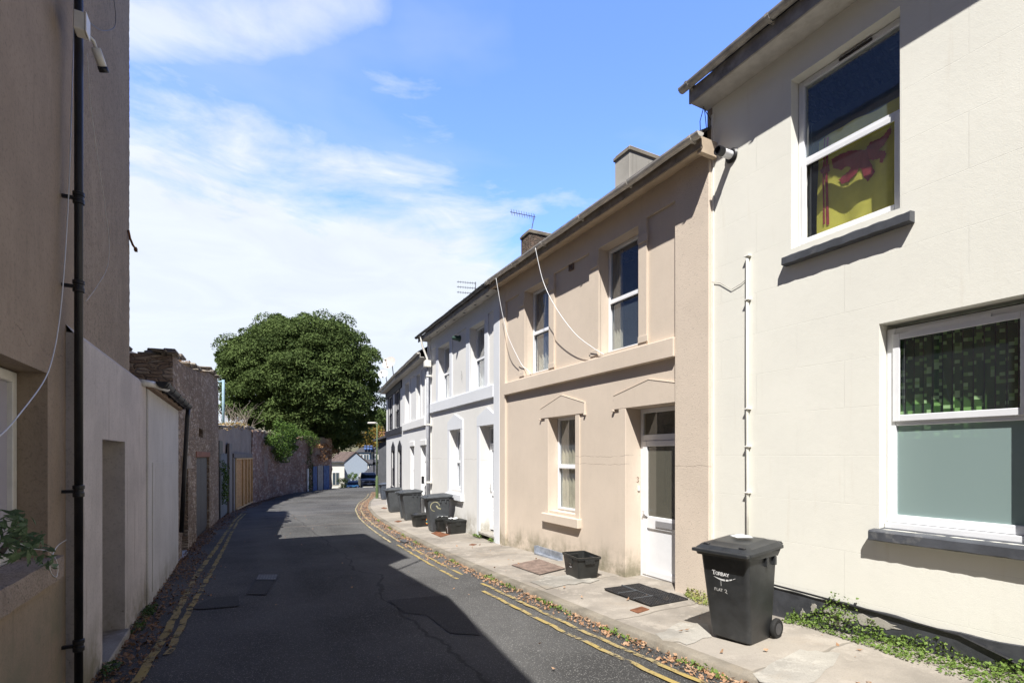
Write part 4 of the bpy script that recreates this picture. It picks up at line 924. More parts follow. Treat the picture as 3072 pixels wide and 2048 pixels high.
# cast-iron downpipe with collars
up_, _ = FL.hit(236, v=.10)
dpz = []
pipe = MB().tube([(up_, .10, 7.0), (up_, .10, -2.1)], .028, 14).build('downpipe', M_black, lt, True)
for y in (596, 860, 1473, 1935):
    z = FL.hit(236, y, .10)[1]; c = autosmooth(MB().lathe([(.029, -.045), (.037, -.04), (.037, -.01), (.032, -.005), (.032, .015), (.038, .02), (.038, .045), (.029, .05)], (up_, .10, z), 16).build('collar', M_black, pipe)); MB().box(up_-.012, up_+.012, -.01, .08, z-.012, z+.012).build('pipe_bracket', M_black, pipe)
# cctv camera on its junction box
ub, zb = FL.hit(240, 72, .13)
cc = thing('cctv_camera', 'small white security camera on a white box clamped to the black downpipe', 'security camera', FL.W(ub, .10, zb), FL.ang)
MB().box(-.055, .055, .0, .07, -.075, .065).build('junction_box', M_offw, cc, bevel=.008)
MB().box(-.06, .06, .071, .08, -.08, .07).build('box_lid', M_offw, cc, bevel=.005)
MB().tube([(-.05, .06, -.03), (-.10, .09, -.035), (-.13, .10, -.07)], .013, 8).build('arm', M_offw, cc, True)
a, b = Vector((-.12, .10, -.07)), Vector((-.19, .13, -.17)); q = (b-a).normalized()
cb_ = MB().tube([a, b], .032, 14).build('camera_body', M_offw, cc, True); MB().tube([b-q*.01, b+q*.03], .034, 14).build('lens_hood', M_black, cb_, True)
def lfp(x, y, v): return fp(FL, x, y, v)
cable([lfp(222, -40, .05), lfp(221, 100, .05), lfp(215, 300, .05), lfp(207, 560, .05), lfp(193, 800, .05), lfp(178, 960, .05), lfp(158, 1070, .06), lfp(130, 1145, .07), lfp(60, 1240, .08), lfp(0, 1306, .08), lfp(-120, 1390, .08)], .004, M_upvc, 'white cable running down beside the black downpipe and off to the left window', steps=8)
cable([lfp(262, 160, .015), lfp(270, 300, .015), lfp(290, 450, .015), lfp(312, 600, .015), lfp(327, 720, .015), lfp(322, 800, .015), lfp(290, 860, .015), lfp(257, 905, .02)], .0025, M_gutw, 'thin loose grey wire curving over the rough render right of the downpipe', steps=8)
cable([lfp(240, 0, .06), lfp(250, 45, .06), lfp(300, 90, .02), lfp(340, 85, .02), lfp(347, 50, .02), lfp(340, -10, .02)], .003, M_black, 'thin dark wire looping above the security camera', steps=8)
# metal bracket at the corner
pb = FL.hit(386, 712, .0); br_ = MB(); br_.tube([(pb[0]+.02, .0, pb[1]+.08), (pb[0]-.02, .01, pb[1]), (pb[0]-.07, .03, pb[1]-.06), (pb[0]-.16, .05, pb[1]-.08)], .013, 5); br_.box(pb[0]-.2, pb[0]-.13, .03, .06, pb[1]-.1, pb[1]-.06); br_.build('wall_bracket', M_rust, lt)
# whitish outbuilding wall in front of / beyond the tall house
ob = fthing('outbuilding', 'low whitish rendered outbuilding with a recessed doorway beside the downpipe', 'outbuilding', FL)
uo0 = FL.hit(222, v=.05)[0]; uo1 = FL.hit(438, v=.05)[0]; uo2 = FL.hit(531, v=.05)[0]
ztop = FL.hit(300, 1055, .05)[1]
dro = [FL.hit(375, v=.05)[0], FL.hit(307, v=.05)[0], -4, FL.hit(307, 1317, .05)[1]]
mb = MB(); wall_holes(mb, uo1, uo0, -4, ztop, .05, -.28, [dro])
mb.box(uo1, uC-.02, -3.2, -.6, -4, ztop); mb.box(uC-.019, uJ-.01, -3.2, -.6, -4, .859); mb.box(dro[1]+.001, dro[1]+.2, -.599, -.281, -4, .858); mb.box(dro[0]-.2, dro[0]-.001, -.599, -.281, -4, .858); mb.build('wall', M_outb, ob)
mb = MB(); 
for k in range(20):
    a, b = uo1+(uo0-uo1)*k/20, uo1+(uo0-uo1)*(k+1)/20; mb.add([(a, .049, ztop-.002), (b, .049, ztop-.002), (b, -.0, ztop+.06), (a, -.0, ztop+.06)], [(0, 1, 2, 3)])
mb.build('sloped_coping', M_outb, ob)
MB().box(dro[0]-.1, dro[1]+.1, -.50, -.45, -2.6, dro[3]+.2).build('door', M_brown if False else wood_mat('brown_shed_door', (.16, .09, .05), (.1, .055, .03), 14, 0), ob)
MB().box(dro[0]+.0, dro[1]-.0, -.44, .10, -2.6, -P(5.2)-.06).build('door_step', M_newcon, ob, bevel=.01)
z21, z22 = FL.hit(441, 1178, .08)[1], FL.hit(531, 1216, .08)[1]
mb = MB(); zt2 = (z21+z22)/2
mb.add([], []); mb.box(uo2, uo1-.001, -3.2, .075, -4, zt2); mb.build('lean_to_wall', M_outb2, ob, bevel=.01)
MB().box(uo2+.75, uo1-.35, .0755, .083, -1.95, zt2-1.02).build('rendered_panel', M_outb2, ob, bevel=.006)
MB().box(uo2-.02, uo1+.0, -3.3, .14, zt2+.001, zt2+.06).build('roof_board', wood_mat('weathered_timber', (.34, .24, .17), (.22, .15, .10), 10, 0), ob)
MB().add([(uo2-.03, .16, zt2+.061), (uo1, .16, zt2+.061), (uo1, -3.3, zt2+.35), (uo2-.03, -3.3, zt2+.35), (uo2-.03, -3.3, zt2+.06), (uo1, -3.3, zt2+.06)], [(0, 1, 2, 3), (0, 3, 4), (1, 5, 2)]).build('roof', M_slate, ob)
gutter(ob, uo2-.12, uo1+.05, .235, zt2+.10, .07, M_black, .8)
mb = MB(); mb.tube([(uo1+.35, .05, ztop-.0), (uo1+.0, .14, ztop+.02), (uo1-.45, .24, ztop+.02)], .045, 10); mb.tube([(uo1-.42, .24, ztop+.04), (uo1-.42, .24, zt2+.14)], .045, 10); mb.build('rainwater_pipe', M_offw, ob, True)
mb = MB(); mb.tube([(uo2-.1, .235, zt2+.06), (uo2-.1, .22, zt2-.15), (uo2-.18, .16, -.4), (uo2-.30, .10, -1.6)], .042, 10); mb.build('leaning_downpipe', M_black, ob, True)

# --- tall rubble building
FS = Frame(SD(24.0, -.80), SD(12.1, -1.19))
sb = fthing('stone_building', 'tall rubble stone building with dark double gates and a weedy ragged top', 'outbuilding', FS)
def srect(L, Rr, T, B=None):   # far jamb is the right-hand one on this side of the street
    return [FS.hit(Rr)[0], FS.hit(L)[0], -5, FS.hit(L, T)[1]]
d1 = srect(546, 564, 1409); d2 = srect(589.5, 628, 1371)
slot = [FS.hit(609)[0], FS.hit(596)[0], FS.hit(602, 1311)[1], FS.hit(602, 1285)[1]]
uS1 = FS.len
mb = MB(); wall_holes(mb, 0, uS1, -5, 1.15, 0, -.45, [d1, d2, slot])
top = [(540, 1092), (555, 1096), (569, 1101), (585, 1110), (601, 1117), (615, 1116), (626, 1119), (640, 1127), (652, 1136), (655.5, 1170)]
poly = [(uS1, 1.151)] + [(uS1, FS.hit(540, 1092)[1])]
for x, y in top[1:]:
    u, z = FS.hit(x, y); poly.append((max(u, 0.0), z))
poly.append((0, 1.151)); mb.prism(poly[::-1], -.45, 0)
zS = FS.hit(540, 1092)[1]
mb.prism([(uS1-.45, 0)]*0 or [(0, 0), (0, .001), (.001, .001)], -.01, -.009) if False else None
mb.add([(uS1, -.451, -5), (uS1, -6, -5), (uS1, -6, zS+.15), (uS1, -.451, zS), (uS1-.45, -.451, -5), (uS1-.45, -6, -5), (uS1-.45, -6, zS+.15), (uS1-.45, -.451, zS)], [(0, 1, 2, 3), (4, 7, 6, 5), (3, 2, 6, 7), (0, 3, 7, 4)])
mb.add([(0, -.451, -5), (0, -6, -5), (0, -6, 3), (0, -.451, 3), (.45, -.451, -5), (.45, -6, -5), (.45, -6, 3), (.45, -.451, 3)], [(0, 1, 2, 3), (4, 7, 6, 5), (3, 2, 6, 7), (0, 3, 7, 4)])
mb.build('wall', M_stone, sb)
rr = random.Random(9); mb = MB()                     # loose flat stones laid along the top
for k in range(120):
    t = rr.random(); 
    if k % 2: u = uS1*rr.random(); i = 0; v = rr.uniform(-.4, .02); z = float(np.interp(u, [p[0] for p in sorted(poly[1:-1])], [p[1] for p in sorted(poly[1:-1])]))
    else: u = uS1-rr.uniform(-.04, .5); v = -6*rr.random(); z = zS+.15*(-v/6)
    a, w, h = rr.uniform(.12, .32), rr.uniform(.1, .22), rr.uniform(.03, .07); z += rr.uniform(-.01, .12)
    mb.box(u-a, u+a, v-w, v+w, z, z+h)
mb.build('coping_stones', stone_mat('flat_coping_stone', ((.40, .36, .31), (.30, .26, .22), (.5, .46, .4)), 3), sb, bevel=.015)
MB().box(d1[0]-.35, d1[1]+.1, -.2, .03, d1[3]+.001, d1[3]+.30).build('lintel', plain('tan_stone', (.40, .33, .26), .9, .2), sb, bevel=.012)
MB().box(d2[0]-.1, d2[1]+.15, -.2, .02, d2[3]+.001, d2[3]+.16).build('lintel', M_redlintel, sb, bevel=.006)
MB().box(d1[0], d1[1], -.3, -.22, -2.6, d1[3]).build('door', M_black, sb)
for (a, b) in ((d2[0], (d2[0]+d2[1])/2-.012), ((d2[0]+d2[1])/2+.012, d2[1])):
    g = MB(); k = int((b-a)/.14)
    for i in range(k): x0 = a+(b-a)*i/k; x1 = a+(b-a)*(i+1)/k; g.box(x0+.003, x1-.003, -.10, -.07, -2.35, d2[3]-.02)
    g.build('gate_leaf', M_darkgate, sb)
MB().box(d2[0], d2[1], -.16, -.11, -2.6, d2[3]-.01).build('gate_backing', M_black, sb)
MB().box(slot[0], slot[1], -.40, -.3, slot[2], slot[3]).build('slot_back', M_black, sb)
# further roof behind
mb = MB(); q0 = at(380, 1040, 13); q1 = at(448, 1075, 13.5); DD = 1.0
rb = thing('rear_outhouse', 'low buff outhouse whose sloping slate roof edge shows behind the stone end wall', 'outbuilding', (q1.x, q1.y, -2.3))
MB().add([(0, 0, 0), (-3.5, 0.0, 0), (-3.5, 0, q1.z+3.45), (0, 0, q1.z+2.25), (0, 1, 0), (-3.5, 1, 0), (-3.5, 1, q1.z+3.45), (0, 1, q1.z+2.25)], [(0, 1, 2, 3), (4, 7, 6, 5), (0, 3, 7, 4), (1, 5, 6, 2)]).build('wall', M_brown, rb)
MB().add([(.1, -.1, q1.z+2.22), (-3.5, -.1, q1.z+3.5), (-3.5, 1.1, q1.z+3.5), (.1, 1.1, q1.z+2.22), (.1, -.1, q1.z+2.15), (-3.5, -.1, q1.z+3.43), (-3.5, 1.1, q1.z+3.43), (.1, 1.1, q1.z+2.15)], [(0, 1, 2, 3), (4, 7, 6, 5), (0, 4, 5, 1), (0, 3, 7, 4)]).build('roof', M_slate, rb)

# --- garden walls beyond (run along the bend)
def onL(x):
    r = (x-CX)/F; lo_, hi_ = 5., 66.
    for _ in range(60):
        m = (lo_+hi_)/2; p = SD(m, Ld(m)); 
        if p.x/p.y < r: lo_ = m
        else: hi_ = m
    return (lo_+hi_)/2
def Ln(s):
    a, b = SD(s-.3, Ld(s-.3)), SD(s+.3, Ld(s+.3)); t = (b-a).normalized(); return Vector((t.y, -t.x, 0)), t
def ribbon(name, label, cat, prof, mat, th=.5, rough=.05, inset=0., cap=None, group=None):
    xs = [p[0] for p in prof]; s0, s1 = onL(xs[0]), onL(xs[-1]); base = SD(s0, Ld(s0), zroad(s0)); t = thing(name, label, cat, base, 0, group)
    ks = [onL(x) for x in xs]; zt = [(HY-y)/F*SD(k, Ld(k)).y for (x, y), k in zip(prof, ks)]
    mb = MB(); n = max(8, int((s1-s0)/.22)); m = 16; rr = random.Random(int(s0*10))
    for i in range(n+1):
        s = s0+(s1-s0)*i/n; nn, _ = Ln(s); p = SD(s, Ld(s)) - nn*inset; top = float(np.interp(s, ks, zt))+rr.uniform(-.06, .06); bot = zroad(s)-.3
        for j in range(m+1):
            z = bot+(top-bot)*j/m; o = rough*(.6*math.sin(s*2.3+z*3.1)+.4*math.sin(s*5.1-z*4.7))*.6 + rr.uniform(-rough, rough)*.35
            mb.v.append(tuple(p+nn*o+Vector((0, 0, z))-base))
        mb.v.append(tuple(p-nn*th+Vector((0, 0, top+rr.uniform(-.05, .1)))-base)); mb.v.append(tuple(p-nn*th+Vector((0, 0, bot))-base))
    k = m+3
    for i in range(n):
        for j in range(k-1): a = i*k+j; mb.f.append((a, a+k, a+k+1, a+1))
    mb.f.append(tuple(range(k))); mb.f.append(tuple(range(n*k+k-1, n*k-1, -1)))
    mb.build('wall', mat, t, False)
    if cap:
        c = MB()
        for i in range(int((s1-s0)/.3)):
            s = s0+(s1-s0)*rr.random(); nn, tt = Ln(s); p = SD(s, Ld(s))-nn*(inset+rr.uniform(.0, th)); top = float(np.interp(s, ks, zt)); a = rr.uniform(.12, .3)
            q = p+Vector((0, 0, top+rr.uniform(-.03, .05)))-base; c.box(q.x-a, q.x+a, q.y-a*.8, q.y+a*.8, q.z, q.z+rr.uniform(.05, .14))
        c.build('coping_stones', cap, t, bevel=.02)
    return t, base
M_copst = bpy.data.materials['flat_coping_stone']
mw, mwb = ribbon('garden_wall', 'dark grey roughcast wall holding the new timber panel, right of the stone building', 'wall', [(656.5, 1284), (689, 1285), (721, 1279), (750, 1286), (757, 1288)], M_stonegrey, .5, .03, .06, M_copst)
lwl, lwb = ribbon('stone_wall', 'long reddish rubble wall with ivy, following the bend to the blue doors', 'wall', [(757.5, 1288), (781, 1296), (820, 1305), (877, 1315), (910, 1312), (941, 1310), (975, 1313), (996, 1318)], M_stone2, .6, .07, 0., M_copst)
def board(parent, base, name, xL, xR, yT, yB, mat, off=.05, th=.05, planks=0, label=None):
    s0, s1 = onL(xL), onL(xR); n0, t0 = Ln((s0+s1)/2); a = SD(s0, Ld(s0))+n0*off; b = SD(s1, Ld(s1))+n0*off
    Zm = (a.y+b.y)/2; zT = (HY-yT)/F*Zm; zB = (HY-yB)/F*Zm; L_ = (b-a).length; t = (b-a).normalized(); nn = Vector((t.y, -t.x, 0)); mb = MB()
    def bx(u0, u1, w0, w1, z0, z1):
        vs = [tuple(a+t*u+nn*w+Vector((0, 0, z))-base) for z in (z0, z1) for w in (w0, w1) for u in (u0, u1)]
        mb.add(vs, [(0, 2, 3, 1), (4, 5, 7, 6), (0, 1, 5, 4), (2, 6, 7, 3), (0, 4, 6, 2), (1, 3, 7, 5)])
    if planks:
        for i in range(planks): bx(L_*i/planks+.008, L_*(i+1)/planks-.008, 0, th, zB, zT)
    else: bx(0, L_, 0, th, zB, zT)
    o = mb.build(name, mat, parent, label=label); return o, (a, t, nn, zT, zB, L_)
# new timber panel leaning in the gateway
s0 = onL(699); fpnl = thing('fence_panel', 'new pale timber fence panel closing the gateway in the grey roughcast wall', 'fence panel', SD(s0, Ld(s0), zroad(s0)))
fb = Vector(fpnl.location)
_, (a, t, nn, zT, zB, L_) = board(fpnl, fb, 'boards', 699, 750.5, 1376, 1517, M_newwood, .05, .02)
mb = MB(); nb_ = 14
for i in range(nb_):
    z0 = zB+(zT-zB)*i/nb_; z1 = z0+(zT-zB)/nb_
    vs = [tuple(a+t*u+nn*w+Vector((0, 0, z))-fb) for (z, w) in ((z0, .024), (z0, .038), (z1, .024), (z1, .028)) for u in (.02, L_-.02)]
    mb.add(vs, [(0, 1, 3, 2), (2, 3, 7, 6), (4, 6, 7, 5)])
mb.build('feather_boards', M_newwood, fpnl)
for u in (.03, L_*.40, L_*.61, L_*.80, L_-.06):
    mb = MB(); vs = [tuple(a+t*uu+nn*w+Vector((0, 0, z))-fb) for z in (zB, zT+.02) for w in (.04, .10) for uu in (u-.035, u+.035)]
    mb.add(vs, [(0, 2, 3, 1), (4, 5, 7, 6), (0, 1, 5, 4), (2, 6, 7, 3), (0, 4, 6, 2), (1, 3, 7, 5)]).build('batten', M_newwood2, fpnl)
for z in (zB+.0, zT-.02):
    mb = MB(); vs = [tuple(a+t*uu+nn*w+Vector((0, 0, zz))-fb) for zz in (z, z+.07) for w in (.03, .115) for uu in (0, L_)]
    mb.add(vs, [(0, 2, 3, 1), (4, 5, 7, 6), (0, 1, 5, 4), (2, 6, 7, 3), (0, 4, 6, 2), (1, 3, 7, 5)]).build('rail', M_newwood2, fpnl)
board(mw, mwb, 'timber_lintel', 696, 752, 1360, 1372, M_oldwood, .02, .08)
board(mw, mwb, 'gate_post', 692.5, 697.5, 1374, 1535, M_oldwood, .0, .12)
board(mw, mwb, 'door', 660, 680, 1360, 1545, M_greendoor, -.03, .05, planks=5)
board(mw, mwb, 'door_post', 681, 690, 1330, 1545, M_oldwood, .0, .10)
board(mw, mwb, 'painted_opening', 657.5, 668, 1322, 1400, M_black, -.04, .05)  # solid black board, the slit's inner shade painted as colour
board(lwl, lwb, 'blue_door', 937, 949, 1398, 1478, M_bluewood, .03, .05, planks=4)
board(lwl, lwb, 'weathered_door', 951, 967, 1396, 1477, wood_mat('bleached_timber', (.42, .38, .34), (.28, .25, .22), 14, 0), .03, .05, planks=4)
board(lwl, lwb, 'blue_door', 969, 986, 1396, 1476, M_bluewood, .03, .05, planks=4)
board(lwl, lwb, 'gate_post', 919, 923, 1405, 1482, M_offw, .02, .09)
# soil bank retained by the walls (gardens above)
gb = MB(); gs = list(np.arange(24.5, 60, 1.5))
for s in gs:
    nn, _ = Ln(s); p = SD(s, Ld(s))-nn*.45; x = CX+F*p.x/p.y; yt = np.interp(x, [656, 689, 721, 757, 781, 877, 941, 996], [1284, 1285, 1279, 1288, 1296, 1315, 1310, 1318]); z = (HY-yt)/F*p.y-.15
    for k in (0, 4, 12, 30, 60): gb.v.append(tuple(p-nn*k+Vector((0, 0, z+.03*k*(k < 20)))))
for i in range(len(gs)-1):
    for j in range(4): a_ = i*5+j; gb.f.append((a_, a_+1, a_+6, a_+5))
tag(gb.build('garden_bank', bpy.data.materials['dry_ground'], None, True), kind='structure')
pp = at(670, 1262, 25); bp = thing('blue_pole', 'thin flaking pale blue pole with a short side arm above the roughcast wall', 'pole', pp)
M_bluep = plain('flaking_blue_paint', (.27, .40, .46), .6, .1, dirt=((.35, .16, .09), .9), scale=5)
MB().tube([(0, 0, -.6), (0, 0, 2.0)], .06, 10).build('pole', M_bluep, bp, True); MB().tube([(.0, 0, 1.92), (-.35, 0, 1.88)], .05, 8).build('side_arm', M_bluep, bp, True)

# ------------------------------------------------------------------ foliage
def leafmesh(blobs, size, mat, name, parent=None, seed=1, aspect=.55, up=.35, fill=.35, dome=False):
    """blobs: (centre, (rx,ry,rz), count); small folded leaves facing outwards"""
    g = np.random.default_rng(seed); C_ = []; Nn = []
    for (c, r, n) in blobs:
        d = g.normal(size=(n, 3)); d /= np.linalg.norm(d, axis=1)[:, None]
        if dome: d[:, 2] = np.where(d[:, 2] < -.15, -d[:, 2]*.8, d[:, 2])
        rad = np.where(g.random(n) < fill, g.random(n)**.5, .82+.28*g.random(n))[:, None]
        C_.append(np.array(c)+d*rad*np.array(r)); Nn.append(d)
    C_ = np.concatenate(C_); Nn = np.concatenate(Nn); n = len(C_)
    nrm = Nn + g.normal(size=(n, 3))*.75 + np.array([0, 0, up]); nrm /= np.linalg.norm(nrm, axis=1)[:, None]
    a = np.cross(nrm, g.normal(size=(n, 3))); a /= np.linalg.norm(a, axis=1)[:, None]; b = np.cross(nrm, a)
    s = (size*(.6+.8*g.random(n)))[:, None]; fold = nrm*s*.15
    v = np.empty((n, 4, 3)); v[:, 0] = C_-a*s; v[:, 1] = C_+b*s*aspect+fold; v[:, 2] = C_+a*s; v[:, 3] = C_-b*s*aspect+fold
    me = bpy.data.meshes.new(name); me.vertices.add(n*4); me.vertices.foreach_set('co', v.reshape(-1)); me.loops.add(n*4); me.loops.foreach_set('vertex_index', np.arange(n*4, dtype=np.int32))
    me.polygons.add(n); me.polygons.foreach_set('loop_start', np.arange(0, n*4, 4, dtype=np.int32)); me.update(calc_edges=True); me.validate()
    me.materials.append(mat); o = bpy.data.objects.new(name, me); link(o)
    if parent is not None: o.parent = parent
    return o
M_oak = leaf_mat('dark_oak_leaves', ((.050, .078, .024), (.090, .132, .040), (.150, .195, .066)), .55, .8, .2)
M_ivy = leaf_mat('ivy_leaves', ((.05, .10, .02), (.10, .18, .035), (.18, .22, .07)), 2.5)
M_dry = leaf_mat('dry_leaves', ((.30, .15, .07), (.40, .24, .12), (.22, .12, .06)), 3)
M_weed = leaf_mat('weed_leaves', ((.10, .17, .035), (.17, .26, .06), (.26, .30, .10)), 9)
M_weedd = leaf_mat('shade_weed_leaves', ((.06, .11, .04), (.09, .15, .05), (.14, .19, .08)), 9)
M_bark = wood_mat('bark', (.12, .095, .075), (.06, .048, .04), 4, 2)

def big_tree():
    Z = 56.; c = at(897, 1366, Z); rx, rz = 9.35, 15.4
    zg = zroad(58)+1
    t = thing('oak_tree', 'huge dark green domed evergreen tree behind the long stone wall', 'tree', (c.x, Z, zg)); O = Vector((c.x, Z, zg))
    g = np.random.default_rng(11); blobs = []
    # outline of the crown measured as (column, row) on the crown's own plane
    outl = [(650, 1060), (649, 1030), (668, 1018), (700, 1010), (722, 985), (760, 975), (790, 948), (820, 930), (848, 940), (880, 940), (915, 935), (945, 945), (975, 940), (1000, 950), (1040, 955), (1070, 975), (1090, 1000), (1112, 1015), (1120, 1045), (1142, 1055), (1150, 1075), (1140, 1130), (1150, 1180), (1148, 1230), (1125, 1290), (1100, 1330), (1060, 1360), (1010, 1378), (960, 1370), (900, 1340), (820, 1300), (700, 1270), (655, 1230), (648, 1150)]
    ctr = (900, 1170)
    for i in range(len(outl)):
        x0, y0 = outl[i]; x1, y1 = outl[(i+1) % len(outl)]; k = max(1, int(math.hypot(x1-x0, y1-y0)/22))
        for j in range(k):
            x = x0+(x1-x0)*j/k; y = y0+(y1-y0)*j/k
            f = .905+g.normal()*.025; p = at(ctr[0]+(x-ctr[0])*f, ctr[1]+(y-ctr[1])*f, Z+g.normal()*1.0); r = .55+.75*g.random()
            blobs.append((tuple(p-O), (r*1.05, r, r*.9), int(330*r)))
    # front, top and back shell of clumps
    def inside(x, y):
        w = False; n = len(outl); j = n-1
        for i in range(n):
            xi, yi = outl[i]; xj, yj = outl[j]
            if (yi > y) != (yj > y) and x < (xj-xi)*(y-yi)/(yj-yi)+xi: w = not w
            j = i
        return w
    n = 0
    while n < 430:
        x, y = g.uniform(645, 1152), g.uniform(930, 1380)
        r = .85+.75*g.random()**1.5
        if not inside(ctr[0]+(x-ctr[0])*(1+.17*r), ctr[1]+(y-ctr[1])*(1+.14*r)): continue
        # distance from the rim gives the depth of the dome
        ex = (x-ctr[0])/252; ey = (y-ctr[1]+20)/222; rr_ = min(1, math.hypot(ex, ey)); dep = math.sqrt(max(0, 1-rr_**2))*7.5
        dep *= (1 if n % 4 else -1)
        dep += g.normal()*.8
        p = at(x, y, Z)-O; p.y -= dep; sc_ = (Z-dep)/Z; p = Vector(((p.x+O.x)*sc_-O.x, p.y, (p.z+O.z)*sc_-O.z))
        blobs.append((tuple(p), (r*1.05, r, r*.88), int(380*r))); n += 1
    leafmesh(blobs, .105, M_oak, 'crown', t, 21, .6, .5, .12, dome=True)
    inner = []
    for k in range(260):
        x, y = g.uniform(680, 1120), g.uniform(970, 1350)
        if inside(ctr[0]+(x-ctr[0])*1.12, ctr[1]+(y-ctr[1])*1.12): inner.append((tuple(at(x, y, Z+g.uniform(-3, 3))-O), (1.3, 1.3, 1.1), 45))
    leafmesh(inner, .34, M_oak, 'inner_foliage', t, 22, .7, .2, 1.0)
    m = MB(); m.tube([(1.0, .5, 0), (.8, .3, 2), (.6, .2, 5), (.5, 0, 8)], .75, 12, r1=.4)
    for k in range(7): th = k*.9; m.tube([(.7, .2, 3+k*.5), (.7+2.2*math.cos(th), .2+2*math.sin(th), 5.5+k*.5), (.7+5*math.cos(th), .2+4.5*math.sin(th), 8+k*.8)], .28, 7, r1=.06)
    m.build('trunk', M_bark, t, True)
big_tree()
def clump(name, label, cat, base, blobs, size, mat, seed, stems=None, group=None, **kw):
    t = thing(name, label, cat, base, 0, group); leafmesh([(tuple(Vector(c)-Vector(base)), r, n) for c, r, n in blobs], size, mat, 'foliage', t, seed, **kw)
    if stems:
        m = MB()
        for st in stems: m.tube([Vector(p)-Vector(base) for p in st], .02, 5, r1=.006)
        m.build('stem', M_bark, t)
    return t
def wp(x, y, out=0.):   # point on the long wall, out = metres in front of it
    s = onL(x); nn, _ = Ln(s); p = SD(s, Ld(s))+nn*out; return Vector((p.x, p.y, (HY-y)/F*p.y))
bl_ = []; g = np.random.default_rng(4)
for k in range(46):
    th = g.uniform(0, 2*math.pi); q = g.random()**.5; x = 832+40*q*math.cos(th); y = 1322+58*q*math.sin(th)*(1 if math.sin(th) < 0 else .95)
    if x < 800 and y > 1340: continue
    bl_.append((wp(x, y, .35+.35*(1-q)), (.42, .36, .34), 110))
clump('ivy_bush', 'round bushy ivy hanging over the top of the long stone wall', 'ivy', wp(832, 1380, .3), bl_, .07, M_ivy, 31, [[wp(840, 1392, .05), wp(838, 1375, .2), wp(830, 1340, .3)]])
bl_ = [(wp(x, y, .25+.2*g.random()), (.4, .35, .3), 100) for x, y in [(884, 1300), (893, 1298), (902, 1297), (912, 1300), (920, 1304), (928, 1310), (935, 1318), (905, 1308), (915, 1318), (924, 1328), (932, 1332), (896, 1308), (870, 1285), (862, 1278), (856, 1290), (875, 1296)]]
bl_ += [(wp(925+g.normal()*5, y, .12), (.2, .15, .3), 40) for y in range(1340, 1476, 9)]
clump('ivy_bush', 'lighter ivy trailing down the long stone wall to the ground beside the blue doors', 'ivy', wp(925, 1475, .1), bl_, .06, M_ivy, 32, [[wp(926, 1478, .1), wp(924, 1400, .1), wp(920, 1330, .2)]])
bl_ = [(wp(x, y, .2), (.5, .35, .22), 60) for x, y in [(948, 1338), (958, 1336), (970, 1334), (980, 1340), (965, 1352), (978, 1358), (990, 1356), (1000, 1350), (955, 1368), (962, 1376), (985, 1368)]]
clump('dry_creeper', 'brown dried creeper hanging above the blue doors', 'plant', wp(965, 1380, .1), bl_, .08, M_dry, 33)
bl_ = [(wp(663+g.normal()*3, y, .12), (.14, .12, .2), 45) for y in range(1395, 1500, 8)]
clump('ivy_bush', 'narrow dark ivy climbing the corner between the stone building and the grey door', 'ivy', wp(662, 1500, .1), bl_, .045, M_ivy, 34)
# dry growth and twigs along the wall tops
bl_ = [(wp(x, 1278+g.normal()*3, -.2), (.35, .3, .2), 40) for x in (680, 688, 696, 704, 712, 720, 728, 738)]
clump('dry_weeds', 'yellow and rusty dry weeds on top of the roughcast wall', 'weeds', wp(705, 1285, -.2), bl_, .05, leaf_mat('yellow_dry_leaves', ((.42, .34, .10), (.34, .17, .08), (.22, .22, .06)), 5), 35)
tw = thing('bare_twigs', 'tangle of bare grey twigs rising behind the wall beside the ivy', 'twigs', wp(752, 1285, -.5)); m = MB(); tb = Vector(tw.location)
for k in range(60):
    x = 730+60*g.random(); p0 = wp(x, 1288, -.5-1.5*g.random()); p1 = p0+Vector((g.normal()*.5, g.normal()*.3, .5+.7*g.random())); p2 = p1+Vector((g.normal()*.4, g.normal()*.3, .2+.4*g.random())); m.tube([p0-tb, p1-tb, p2-tb], .014, 4, r1=.004)
m.build('branches', plain('grey_twig', (.30, .25, .21), .9), tw)
# weeds on the stone building
def sp(x, y, v=-.3): return fp(FS, x, y, v)
e0 = FS.W(uS1-.2, -1.2, zS+.1)
bl_ = []; stm = []
for k in range(26):
    x = 415+70*g.random(); y = 1095-52*g.random()**1.3*(1-abs(x-460)/70); p = at(x, y, 11.6+g.random()*.5); bl_.append((p, (.11, .11, .08), 12)); stm.append([at(440+40*g.random(), 1096, 11.8), p])
clump('rooftop_weed', 'straggly yellow-green weed growing on the stone end wall', 'weeds', at(455, 1097, 11.8), bl_, .035, leaf_mat('pale_weed_leaves', ((.26, .30, .07), (.16, .22, .05), (.34, .30, .12)), 6), 36, stm[:14])
bl_ = [(sp(x, y), (.25, .2, .10), 60) for x, y in [(548, 1092), (558, 1096), (566, 1100), (574, 1106), (582, 1110), (590, 1112)]]
clump('dry_weeds', 'rusty dry grass tuft on the ragged top of the stone building', 'weeds', sp(566, 1104), bl_, .05, M_dry, 37)
